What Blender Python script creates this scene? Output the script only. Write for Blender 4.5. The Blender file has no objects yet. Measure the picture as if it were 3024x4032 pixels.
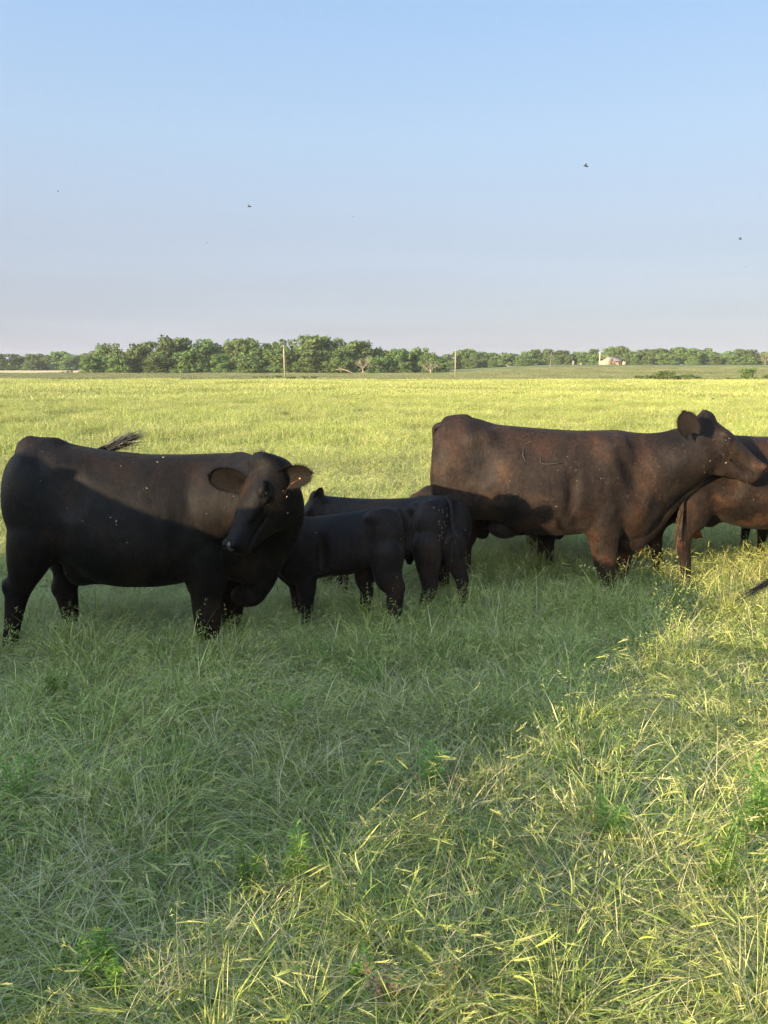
import bpy, math, random
import numpy as np
from mathutils import Vector, Matrix
R = math.radians
rs = np.random.RandomState(7)
random.seed(7)
scene = bpy.context.scene
col = scene.collection

# ---------------------------------------------------------------- camera, world, sun, exposure
F_PX, CX, CY, PITCH, CAM_H = 3030.0, 1512.0, 2016.0, R(10.77), 1.8
cam_d = bpy.data.cameras.new('camera')
cam = bpy.data.objects.new('camera', cam_d); col.objects.link(cam)
cam.location = (0, 0, CAM_H); cam.rotation_euler = (R(90) - PITCH, 0, 0)
cam_d.sensor_fit = 'VERTICAL'; cam_d.sensor_height = 36.0; cam_d.lens = 36.0 * F_PX / 4032.0
cam_d.clip_start = 0.05; cam_d.clip_end = 6000
scene.camera = cam

SUN_EL, SUN_AZ = R(12.5), R(47.5)      # the sun stands behind the camera to the left; its light travels towards +X +Y
sun_dir = Vector((math.sin(SUN_AZ) * math.cos(SUN_EL), math.cos(SUN_AZ) * math.cos(SUN_EL), -math.sin(SUN_EL)))
world = bpy.data.worlds.new("World"); scene.world = world; world.use_nodes = True
nt = world.node_tree; nt.nodes.clear()
wo = nt.nodes.new('ShaderNodeOutputWorld'); bg = nt.nodes.new('ShaderNodeBackground')
sky = nt.nodes.new('ShaderNodeTexSky'); sky.sky_type = 'NISHITA'; sky.sun_disc = False
sky.sun_elevation = SUN_EL; sky.sun_rotation = R(227.5); sky.air_density = 1.0; sky.dust_density = 1.2; sky.ozone_density = 1.6
SKY_STRENGTH = 0.1
bg.inputs['Strength'].default_value = SKY_STRENGTH
# evening haze: paler and a little pink towards the horizon all the way round, with faint streaks of cloud
tc = nt.nodes.new('ShaderNodeTexCoord'); sep = nt.nodes.new('ShaderNodeSeparateXYZ')
nt.links.new(tc.outputs['Generated'], sep.inputs[0])
cr = nt.nodes.new('ShaderNodeValToRGB'); e = cr.color_ramp.elements
e[0].position = 0.0; e[0].color = (0.485, 0.51, 0.635, 1)
e[1].position = 1.0; e[1].color = (0.24, 0.42, 0.80, 1)
for p_, c_ in ((0.09, (0.52, 0.555, 0.68, 1)), (0.17, (0.53, 0.60, 0.74, 1)), (0.26, (0.515, 0.67, 0.87, 1)), (0.36, (0.44, 0.635, 0.92, 1)), (0.5, (0.355, 0.565, 0.89, 1)), (0.7, (0.28, 0.48, 0.84, 1))):
    q = e.new(p_); q.color = c_
nt.links.new(sep.outputs['Z'], cr.inputs[0])
mp = nt.nodes.new('ShaderNodeMapping'); mp.inputs['Scale'].default_value = (1.2, 1.2, 14.0)
nt.links.new(tc.outputs['Generated'], mp.inputs[0])
cn = nt.nodes.new('ShaderNodeTexNoise'); cn.inputs['Scale'].default_value = 1.6; cn.inputs['Detail'].default_value = 5
nt.links.new(mp.outputs[0], cn.inputs['Vector'])
cm = nt.nodes.new('ShaderNodeMapRange'); cm.inputs[1].default_value = .40; cm.inputs[2].default_value = .72
cm.inputs[3].default_value = .91; cm.inputs[4].default_value = 1.03
nt.links.new(cn.outputs[0], cm.inputs[0])
lowm = nt.nodes.new('ShaderNodeMapRange'); lowm.inputs[1].default_value = .04; lowm.inputs[2].default_value = .22
lowm.inputs[3].default_value = 1; lowm.inputs[4].default_value = 0
nt.links.new(sep.outputs['Z'], lowm.inputs[0])
one = nt.nodes.new('ShaderNodeMix'); one.data_type = 'FLOAT'; one.inputs[2].default_value = 1.0
nt.links.new(lowm.outputs[0], one.inputs[0]); nt.links.new(cm.outputs[0], one.inputs[3])
mul = nt.nodes.new('ShaderNodeVectorMath'); mul.operation = 'SCALE'
nt.links.new(cr.outputs[0], mul.inputs[0]); nt.links.new(one.outputs[0], mul.inputs['Scale'])
sc2 = nt.nodes.new('ShaderNodeVectorMath'); sc2.operation = 'SCALE'; sc2.inputs['Scale'].default_value = HAZEGAIN = 2.10
nt.links.new(mul.outputs[0], sc2.inputs[0])
skw = nt.nodes.new('ShaderNodeVectorMath'); skw.operation = 'SCALE'; skw.inputs['Scale'].default_value = .11
nt.links.new(sky.outputs[0], skw.inputs[0])
mx = nt.nodes.new('ShaderNodeVectorMath'); mx.operation = 'ADD'
# sky towards the evening sun, out of view, boosted brighter and warmer to lift shade
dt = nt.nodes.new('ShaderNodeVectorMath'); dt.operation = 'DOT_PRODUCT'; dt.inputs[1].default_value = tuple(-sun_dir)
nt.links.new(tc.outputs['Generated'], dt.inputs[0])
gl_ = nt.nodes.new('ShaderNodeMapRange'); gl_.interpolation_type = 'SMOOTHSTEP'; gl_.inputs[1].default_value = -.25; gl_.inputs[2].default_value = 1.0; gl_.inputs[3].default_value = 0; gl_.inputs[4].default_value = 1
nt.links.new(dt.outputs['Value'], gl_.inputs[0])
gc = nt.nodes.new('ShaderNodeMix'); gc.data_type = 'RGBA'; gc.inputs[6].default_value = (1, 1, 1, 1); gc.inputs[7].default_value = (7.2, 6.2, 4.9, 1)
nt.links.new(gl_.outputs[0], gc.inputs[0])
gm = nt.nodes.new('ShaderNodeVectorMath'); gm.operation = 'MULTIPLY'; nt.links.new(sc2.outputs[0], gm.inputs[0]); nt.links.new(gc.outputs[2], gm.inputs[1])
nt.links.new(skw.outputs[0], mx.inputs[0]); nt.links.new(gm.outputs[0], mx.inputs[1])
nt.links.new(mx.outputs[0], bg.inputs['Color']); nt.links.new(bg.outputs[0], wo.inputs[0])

sun_l = bpy.data.lights.new('sun', 'SUN'); sun_l.energy = 4.1; sun_l.angle = R(0.53); sun_l.color = (1.0, 0.79, 0.50)
sun = bpy.data.objects.new('sun', sun_l); col.objects.link(sun); sun.location = (-20, -20, 12)
sun.rotation_euler = sun_dir.to_track_quat('-Z', 'Y').to_euler()
scene.view_settings.view_transform = 'Standard'; scene.view_settings.look = 'None'
scene.view_settings.gamma = 1.0; scene.view_settings.use_curve_mapping = False
scene.view_settings.exposure = 2.0
scene.cycles.max_bounces = 6; scene.cycles.diffuse_bounces = 3; scene.cycles.glossy_bounces = 2
scene.cycles.transmission_bounces = 4; scene.cycles.transparent_max_bounces = 6
scene.cycles.use_denoising = True; scene.cycles.denoising_prefilter = 'NONE'
scene.cycles.use_adaptive_sampling = True

# ---------------------------------------------------------------- helpers
def PX(px, py, Y):
    """the world point that stands at depth Y where the photograph's pixel (px, py) looks"""
    u = (px - CX) / F_PX; v = (CY - py) / F_PX
    t = Y / (math.cos(PITCH) + v * math.sin(PITCH))
    return np.array([u * t, Y, CAM_H + t * (-math.sin(PITCH) + v * math.cos(PITCH))])

def ppm(Y, py=2016):
    v = (CY - py) / F_PX
    return F_PX / (Y / (math.cos(PITCH) + v * math.sin(PITCH)))

def tag(o, label=None, cat=None, group=None, kind=None):
    if label: o['label'] = label
    if cat: o['category'] = cat
    if group: o['group'] = group
    if kind: o['kind'] = kind
    return o

def empty(name, loc, label, cat, group=None):
    o = bpy.data.objects.new(name, None); col.objects.link(o); o.location = loc
    o.empty_display_size = .2
    return tag(o, label, cat, group)

def mesh_np(name, V, Fq, mats=None, smooth=False, attrs=None, mi=None):
    """V (n,3); Fq: array (m,4) or (m,3) or list of such"""
    me = bpy.data.meshes.new(name)
    V = np.asarray(V, np.float32)
    fl = Fq if isinstance(Fq, list) and isinstance(Fq[0], np.ndarray) else [Fq]
    fl = [np.asarray(f, np.int32) for f in fl if len(f)]
    me.vertices.add(len(V)); me.vertices.foreach_set('co', V.ravel())
    nl = sum(f.size for f in fl); nf = sum(len(f) for f in fl)
    me.loops.add(nl); me.polygons.add(nf)
    me.loops.foreach_set('vertex_index', np.concatenate([f.ravel() for f in fl]))
    tot = np.concatenate([np.full(len(f), f.shape[1], np.int32) for f in fl])
    st = np.concatenate([[0], np.cumsum(tot)[:-1]]).astype(np.int32)
    me.polygons.foreach_set('loop_start', st)
    me.polygons.foreach_set('loop_total', tot)
    if mi is not None: me.polygons.foreach_set('material_index', np.asarray(mi, np.int32))
    if smooth: me.polygons.foreach_set('use_smooth', np.ones(nf, bool))
    for m in (mats or []): me.materials.append(m)
    if attrs:
        for k, a in attrs.items():
            at = me.attributes.new(k, 'FLOAT', 'POINT'); at.data.foreach_set('value', np.asarray(a, np.float32))
    me.update(calc_edges=True); me.validate()
    return me

def link(name, me, parent=None, loc=None):
    """loc: the origin; the mesh coordinates are relative to it"""
    o = bpy.data.objects.new(name, me); col.objects.link(o)
    if loc is not None: o.location = loc
    if parent is not None: o.parent = parent
    return o

class MB:
    """collects simple shapes into one mesh"""
    def __init__(s): s.v = []; s.f4 = []; s.f3 = []; s.n = 0
    def add(s, V, f4=None, f3=None):
        V = np.asarray(V, float)
        if f4 is not None and len(f4): s.f4.append(np.asarray(f4) + s.n)
        if f3 is not None and len(f3): s.f3.append(np.asarray(f3) + s.n)
        s.v.append(V); s.n += len(V)
    def box(s, c, size, rot=None, taper=1.0):
        x, y, z = np.array(size) / 2
        V = np.array([[-x, -y, -z], [x, -y, -z], [x, y, -z], [-x, y, -z], [-x * taper, -y * taper, z], [x * taper, -y * taper, z], [x * taper, y * taper, z], [-x * taper, y * taper, z]])
        if rot is not None: V = V @ np.array(rot).T
        s.add(V + np.array(c), [[0, 3, 2, 1], [4, 5, 6, 7], [0, 1, 5, 4], [1, 2, 6, 5], [2, 3, 7, 6], [3, 0, 4, 7]])
    def tube(s, pts, rad, n=6, cap=True):
        pts = [np.array(p, float) for p in pts]; m = len(pts)
        if np.isscalar(rad): rad = [rad] * m
        V = []; prev = None
        for i in range(m):
            d = pts[min(i + 1, m - 1)] - pts[max(i - 1, 0)]; d /= (np.linalg.norm(d) + 1e-9)
            if prev is None:
                a = np.array([0, 0, 1.]) if abs(d[2]) < .9 else np.array([1., 0, 0])
                e1 = np.cross(d, a)
            else: e1 = prev - d * prev.dot(d)
            e1 /= (np.linalg.norm(e1) + 1e-9); e2 = np.cross(d, e1); prev = e1
            for k in range(n):
                t = 2 * math.pi * k / n
                V.append(pts[i] + rad[i] * (math.cos(t) * e1 + math.sin(t) * e2))
        f = [[i * n + k, i * n + (k + 1) % n, (i + 1) * n + (k + 1) % n, (i + 1) * n + k] for i in range(m - 1) for k in range(n)]
        f3 = []
        if cap:
            for i in (0, m - 1):
                V.append(pts[i]); c = len(V) - 1
                f3 += [[c, i * n + (k + 1) % n, i * n + k] if i == 0 else [c, i * n + k, i * n + (k + 1) % n] for k in range(n)]
        s.add(V, f, f3)
    def ribbon(s, P, W):
        """P (m,3) spine, W (m,3) half width vectors"""
        P = np.asarray(P); W = np.asarray(W); m = len(P)
        V = np.empty((2 * m, 3)); V[0::2] = P - W; V[1::2] = P + W
        s.add(V, [[2 * i, 2 * i + 1, 2 * i + 3, 2 * i + 2] for i in range(m - 1)])
    def mesh(s, name, mats, smooth=False, off=None, attrs=None):
        V = np.concatenate(s.v)
        if off is not None: V = V - np.array(off)
        fl = []
        if s.f4: fl.append(np.concatenate(s.f4))
        if s.f3: fl.append(np.concatenate(s.f3))
        return mesh_np(name, V, fl, mats, smooth, attrs)

def N(nt, t, **kw):
    n = nt.nodes.new(t)
    for k, v in kw.items():
        if k in n.inputs: n.inputs[k].default_value = v
        else: setattr(n, k, v)
    return n

def new_mat(name):
    m = bpy.data.materials.new(name); m.use_nodes = True
    t = m.node_tree; b = t.nodes['Principled BSDF']
    return m, t, b

def ramp(nt, stops, fac=None):
    r = nt.nodes.new('ShaderNodeValToRGB'); el = r.color_ramp.elements
    el[0].position, el[0].color = stops[0][0], (*stops[0][1], 1)
    el[1].position, el[1].color = stops[-1][0], (*stops[-1][1], 1)
    for p, c in stops[1:-1]:
        q = el.new(p); q.color = (*c, 1)
    if fac is not None: nt.links.new(fac, r.inputs[0])
    return r

def simple_mat(name, stops, scale=8.0, rough=.6, bump=.2, spec=.3, metallic=0, stretch=(1, 1, 1)):
    m, t, b = new_mat(name)
    tc = N(t, 'ShaderNodeTexCoord'); mp = N(t, 'ShaderNodeMapping'); mp.inputs['Scale'].default_value = stretch
    t.links.new(tc.outputs['Object'], mp.inputs[0])
    n = N(t, 'ShaderNodeTexNoise', Scale=scale, Detail=6.0, Roughness=.6); t.links.new(mp.outputs[0], n.inputs['Vector'])
    r = ramp(t, stops, n.outputs[0]); t.links.new(r.outputs[0], b.inputs['Base Color'])
    b.inputs['Roughness'].default_value = rough; b.inputs['Specular IOR Level'].default_value = spec
    b.inputs['Metallic'].default_value = metallic
    if bump:
        bp = N(t, 'ShaderNodeBump', Strength=bump, Distance=.02); t.links.new(n.outputs[0], bp.inputs['Height'])
        t.links.new(bp.outputs[0], b.inputs['Normal'])
    return m

def snoise2(x, y, seed=0):
    """cheap smooth pseudo noise in about -1..1"""
    r = np.random.RandomState(seed); o = np.zeros_like(np.asarray(x, float))
    for i in range(7):
        a = r.rand() * 2 * math.pi; f = 1.0 * (1.35 ** i); p = r.rand() * 6.28; q = r.rand() * 6.28
        o = o + np.sin(f * (math.cos(a) * x + math.sin(a) * y) + p) * np.sin(f * 0.83 * (-math.sin(a) * x + math.cos(a) * y) + q)
    return o / 3.0
# ---------------------------------------------------------------- ground
def sstep(a, b, x):
    t = np.clip((x - a) / (b - a), 0, 1); return t * t * (3 - 2 * t)

def ground_z(x, y):
    x = np.asarray(x, float); y = np.asarray(y, float)
    d = np.hypot(x, y); yy = np.maximum(y, 1.0)
    u = np.clip(x / yy, -2, 2)
    hill = sstep(.02, .24, u) * sstep(105, 255, d) * 2.05 * (y > 0)
    bumps = .03 * snoise2(x * .9, y * .9, 3) * sstep(1.5, 4, d) * (1 - sstep(60, 100, d))
    roll = .12 * snoise2(x * .05, y * .05, 5) * sstep(20, 60, d) * (1 - sstep(90, 130, d))
    return hill + bumps + roll

def make_ground_mat():
    m, t, b = new_mat('pasture_ground')
    geo = N(t, 'ShaderNodeNewGeometry'); P = geo.outputs['Position']
    sp = N(t, 'ShaderNodeSeparateXYZ'); t.links.new(P, sp.inputs[0])
    ln = N(t, 'ShaderNodeVectorMath', operation='LENGTH'); t.links.new(P, ln.inputs[0])
    # fine thatch / soil near, blades read as streaks farther out
    mp = N(t, 'ShaderNodeMapping'); t.links.new(P, mp.inputs[0])
    n1 = N(t, 'ShaderNodeTexNoise', Scale=30.0, Detail=8.0, Roughness=.7); t.links.new(mp.outputs[0], n1.inputs['Vector'])
    soil = ramp(t, [(0.3, (.030, .022, .014)), (.5, (.085, .065, .040)), (.7, (.19, .15, .09))], n1.outputs[0])
    # field colours
    mpf = N(t, 'ShaderNodeMapping'); mpf.inputs['Scale'].default_value = (1.0, 0.45, 1.0); t.links.new(P, mpf.inputs[0])
    n2 = N(t, 'ShaderNodeTexNoise', Scale=.16, Detail=9.0, Roughness=.68); t.links.new(mpf.outputs[0], n2.inputs['Vector'])
    field = ramp(t, [(0.33, (.20, .225, .055)), (.48, (.29, .295, .075)), (.6, (.37, .345, .105)), (.74, (.46, .39, .16))], n2.outputs[0])
    n3 = N(t, 'ShaderNodeTexNoise', Scale=2.4, Detail=8.0, Roughness=.75); t.links.new(mpf.outputs[0], n3.inputs['Vector'])
    mod = N(t, 'ShaderNodeMapRange'); t.links.new(n3.outputs[0], mod.inputs[0])
    mod.inputs[1].default_value = .3; mod.inputs[2].default_value = .7; mod.inputs[3].default_value = .62; mod.inputs[4].default_value = 1.25
    fm = N(t, 'ShaderNodeVectorMath', operation='SCALE'); t.links.new(field.outputs[0], fm.inputs[0]); t.links.new(mod.outputs[0], fm.inputs['Scale'])
    # the rougher, duller pasture behind the mown edge
    n4 = N(t, 'ShaderNodeTexNoise', Scale=.09, Detail=9.0, Roughness=.7); t.links.new(mpf.outputs[0], n4.inputs['Vector'])
    dull = ramp(t, [(0.3, (.095, .125, .045)), (.5, (.145, .165, .060)), (.63, (.20, .195, .085)), (.76, (.32, .24, .14))], n4.outputs[0])
    dm = N(t, 'ShaderNodeVectorMath', operation='SCALE'); t.links.new(dull.outputs[0], dm.inputs[0]); t.links.new(mod.outputs[0], dm.inputs['Scale'])
    edge = N(t, 'ShaderNodeMapRange'); t.links.new(sp.outputs['Y'], edge.inputs[0]); edge.inputs[1].default_value = 97; edge.inputs[2].default_value = 100
    mA = N(t, 'ShaderNodeMix', data_type='RGBA'); t.links.new(edge.outputs[0], mA.inputs[0]); t.links.new(fm.outputs[0], mA.inputs[6]); t.links.new(dm.outputs[0], mA.inputs[7])
    # pale ripe wheat far left
    w1 = N(t, 'ShaderNodeMapRange'); t.links.new(sp.outputs['Y'], w1.inputs[0]); w1.inputs[1].default_value = 196; w1.inputs[2].default_value = 202
    w2 = N(t, 'ShaderNodeMapRange'); t.links.new(sp.outputs['X'], w2.inputs[0]); w2.inputs[1].default_value = -62; w2.inputs[2].default_value = -70
    wm = N(t, 'ShaderNodeMath', operation='MULTIPLY'); t.links.new(w1.outputs[0], wm.inputs[0]); t.links.new(w2.outputs[0], wm.inputs[1])
    mB = N(t, 'ShaderNodeMix', data_type='RGBA'); t.links.new(wm.outputs[0], mB.inputs[0]); t.links.new(mA.outputs[2], mB.inputs[6]); mB.inputs[7].default_value = (.50, .38, .20, 1)
    # bare reddish earth along the crest by the ruin
    cx_ = N(t, 'ShaderNodeMapRange'); t.links.new(sp.outputs['Y'], cx_.inputs[0]); cx_.inputs[1].default_value = 236; cx_.inputs[2].default_value = 244
    c2 = N(t, 'ShaderNodeMapRange'); t.links.new(sp.outputs['X'], c2.inputs[0]); c2.inputs[1].default_value = 46; c2.inputs[2].default_value = 54
    c3 = N(t, 'ShaderNodeMapRange'); t.links.new(sp.outputs['X'], c3.inputs[0]); c3.inputs[1].default_value = 106; c3.inputs[2].default_value = 92
    c4 = N(t, 'ShaderNodeMath', operation='MULTIPLY'); t.links.new(cx_.outputs[0], c4.inputs[0]); t.links.new(c2.outputs[0], c4.inputs[1])
    c5 = N(t, 'ShaderNodeMath', operation='MULTIPLY'); t.links.new(c4.outputs[0], c5.inputs[0]); t.links.new(c3.outputs[0], c5.inputs[1])
    mC = N(t, 'ShaderNodeMix', data_type='RGBA'); t.links.new(c5.outputs[0], mC.inputs[0]); t.links.new(mB.outputs[2], mC.inputs[6]); mC.inputs[7].default_value = (.38, .25, .14, 1)
    # soil close up, field colour farther off where the blades cannot be told apart
    nf = N(t, 'ShaderNodeMapRange'); t.links.new(ln.outputs['Value'], nf.inputs[0]); nf.inputs[1].default_value = 7; nf.inputs[2].default_value = 26
    mD = N(t, 'ShaderNodeMix', data_type='RGBA'); t.links.new(nf.outputs[0], mD.inputs[0]); t.links.new(soil.outputs[0], mD.inputs[6]); t.links.new(mC.outputs[2], mD.inputs[7])
    t.links.new(mD.outputs[2], b.inputs['Base Color'])
    b.inputs['Roughness'].default_value = .95; b.inputs['Specular IOR Level'].default_value = .1
    bp = N(t, 'ShaderNodeBump', Strength=.9, Distance=.25); t.links.new(n3.outputs[0], bp.inputs['Height']); t.links.new(bp.outputs[0], b.inputs['Normal'])
    return m

rr = np.concatenate([[0.0], np.geomspace(.4, 900, 170)])
aa = np.linspace(-math.pi, math.pi, 241)
aa = np.sort(np.concatenate([aa, np.linspace(R(50), R(130), 160)]))[:-1]
na = len(aa)
GX = np.outer(rr, np.cos(aa)); GY = np.outer(rr, np.sin(aa)); GZ = ground_z(GX, GY)
V = np.stack([GX, GY, GZ], -1).reshape(-1, 3)
ii, jj = np.meshgrid(np.arange(len(rr) - 1), np.arange(na), indexing='ij')
j2 = (jj + 1) % na
Fg = np.stack([ii * na + jj, (ii + 1) * na + jj, (ii + 1) * na + j2, ii * na + j2], -1).reshape(-1, 4)
# ring 0 is one point: use triangles there
V = V[na - 1:]; V[0] = (0, 0, float(ground_z(0., 0.)))
Fg = Fg - (na - 1); inner = Fg[:na].copy(); outer = Fg[na:]
tri = np.stack([np.zeros(na, int), inner[:, 1], inner[:, 2]], -1)
ground = link('ground', mesh_np('ground', V, [outer, tri], [make_ground_mat()], True))
tag(ground, kind='structure')

# ---------------------------------------------------------------- grass
def grass_mat():
    m, t, b = new_mat('grass_blades')
    ar = N(t, 'ShaderNodeAttribute', attribute_name='rnd'); kd = N(t, 'ShaderNodeAttribute', attribute_name='kindv'); hh = N(t, 'ShaderNodeAttribute', attribute_name='hgt')
    oi = N(t, 'ShaderNodeObjectInfo')
    gp = N(t, 'ShaderNodeNewGeometry'); sx = N(t, 'ShaderNodeSeparateXYZ'); t.links.new(gp.outputs['Position'], sx.inputs[0])
    ta = N(t, 'ShaderNodeAttribute', attribute_name='tintv')
    wn = N(t, 'ShaderNodeTexNoise', Scale=.55, Detail=5.0, Roughness=.6); t.links.new(gp.outputs['Position'], wn.inputs['Vector'])
    q1 = N(t, 'ShaderNodeMapRange'); t.links.new(wn.outputs[0], q1.inputs[0]); q1.inputs[1].default_value = .32; q1.inputs[2].default_value = .68; q1.inputs[3].default_value = -.22; q1.inputs[4].default_value = .42
    q2 = N(t, 'ShaderNodeMapRange'); t.links.new(sx.outputs['Y'], q2.inputs[0]); q2.inputs[1].default_value = 4.5; q2.inputs[2].default_value = 13; q2.inputs[3].default_value = .05; q2.inputs[4].default_value = .55
    q3 = N(t, 'ShaderNodeMath', operation='ADD'); t.links.new(q1.outputs[0], q3.inputs[0]); t.links.new(q2.outputs[0], q3.inputs[1])
    bm = N(t, 'ShaderNodeMapping'); bm.inputs['Scale'].default_value = (.06, .11, .1); t.links.new(gp.outputs['Position'], bm.inputs[0])
    bn = N(t, 'ShaderNodeTexNoise', Scale=1.0, Detail=6.0, Roughness=.65, Distortion=.5); t.links.new(bm.outputs[0], bn.inputs['Vector'])
    q4 = N(t, 'ShaderNodeMapRange'); t.links.new(bn.outputs[0], q4.inputs[0]); q4.inputs[1].default_value = .35; q4.inputs[2].default_value = .65; q4.inputs[3].default_value = -.30; q4.inputs[4].default_value = .30
    q5 = N(t, 'ShaderNodeMath', operation='ADD'); t.links.new(q3.outputs[0], q5.inputs[0]); t.links.new(q4.outputs[0], q5.inputs[1]); q3 = q5
    tn = N(t, 'ShaderNodeMath', operation='ADD', use_clamp=True); t.links.new(q3.outputs[0], tn.inputs[0]); t.links.new(ta.outputs['Fac'], tn.inputs[1])
    g = ramp(t, [(0, (.080, .140, .024)), (.3, (.180, .255, .042)), (.6, (.285, .330, .062)), (.82, (.39, .39, .11)), (1, (.52, .47, .22))], ar.outputs['Fac'])
    y = ramp(t, [(0, (.135, .180, .038)), (.4, (.22, .255, .055)), (.75, (.305, .310, .080)), (1, (.41, .37, .15))], ar.outputs['Fac'])
    mt = N(t, 'ShaderNodeMix', data_type='RGBA'); t.links.new(tn.outputs[0], mt.inputs[0]); t.links.new(g.outputs[0], mt.inputs[6]); t.links.new(y.outputs[0], mt.inputs[7])
    st = ramp(t, [(0, (.22, .19, .10)), (.5, (.36, .31, .16)), (1, (.54, .48, .29))], ar.outputs['Fac'])
    sd = ramp(t, [(0, (.18, .235, .055)), (.5, (.28, .31, .080)), (1, (.42, .39, .17))], ar.outputs['Fac'])
    k1 = N(t, 'ShaderNodeMapRange'); t.links.new(kd.outputs['Fac'], k1.inputs[0]); k1.inputs[1].default_value = .2; k1.inputs[2].default_value = .8
    m1 = N(t, 'ShaderNodeMix', data_type='RGBA'); t.links.new(k1.outputs[0], m1.inputs[0]); t.links.new(mt.outputs[2], m1.inputs[6]); t.links.new(st.outputs[0], m1.inputs[7])
    k2 = N(t, 'ShaderNodeMapRange'); t.links.new(kd.outputs['Fac'], k2.inputs[0]); k2.inputs[1].default_value = 1.2; k2.inputs[2].default_value = 1.8
    m2 = N(t, 'ShaderNodeMix', data_type='RGBA'); t.links.new(k2.outputs[0], m2.inputs[0]); t.links.new(m1.outputs[2], m2.inputs[6]); t.links.new(sd.outputs[0], m2.inputs[7])
    # the rough pasture past the mown edge is duller and more mixed
    dl = ramp(t, [(0, (.075, .105, .035)), (.5, (.130, .155, .055)), (.85, (.20, .19, .085)), (1, (.32, .25, .14))], ar.outputs['Fac'])
    de = N(t, 'ShaderNodeMapRange'); t.links.new(sx.outputs['Y'], de.inputs[0]); de.inputs[1].default_value = 97; de.inputs[2].default_value = 100
    md = N(t, 'ShaderNodeMix', data_type='RGBA'); t.links.new(de.outputs[0], md.inputs[0]); t.links.new(m2.outputs[2], md.inputs[6]); t.links.new(dl.outputs[0], md.inputs[7]); m2 = md
    # sheaths paler and browner at the foot
    ft = N(t, 'ShaderNodeMapRange'); t.links.new(hh.outputs['Fac'], ft.inputs[0]); ft.inputs[1].default_value = 0; ft.inputs[2].default_value = .35; ft.inputs[3].default_value = .5; ft.inputs[4].default_value = 0
    m3 = N(t, 'ShaderNodeMix', data_type='RGBA'); t.links.new(ft.outputs[0], m3.inputs[0]); t.links.new(m2.outputs[2], m3.inputs[6]); m3.inputs[7].default_value = (.11, .10, .045, 1)
    orr = N(t, 'ShaderNodeMapRange'); t.links.new(oi.outputs['Random'], orr.inputs[0]); orr.inputs[3].default_value = .85; orr.inputs[4].default_value = 1.15
    fm = N(t, 'ShaderNodeVectorMath', operation='SCALE'); t.links.new(m3.outputs[2], fm.inputs[0]); t.links.new(orr.outputs[0], fm.inputs['Scale'])
    t.links.new(fm.outputs[0], b.inputs['Base Color'])
    b.inputs['Roughness'].default_value = .5; b.inputs['Specular IOR Level'].default_value = .35
    tr = N(t, 'ShaderNodeBsdfTranslucent'); t.links.new(fm.outputs[0], tr.inputs[0])
    ms = N(t, 'ShaderNodeMixShader'); ms.inputs[0].default_value = .18
    out = t.nodes['Material Output']
    t.links.new(b.outputs[0], ms.inputs[1]); t.links.new(tr.outputs[0], ms.inputs[2]); t.links.new(ms.outputs[0], out.inputs[0])
    return m
M_GRASS = grass_mat()

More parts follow.
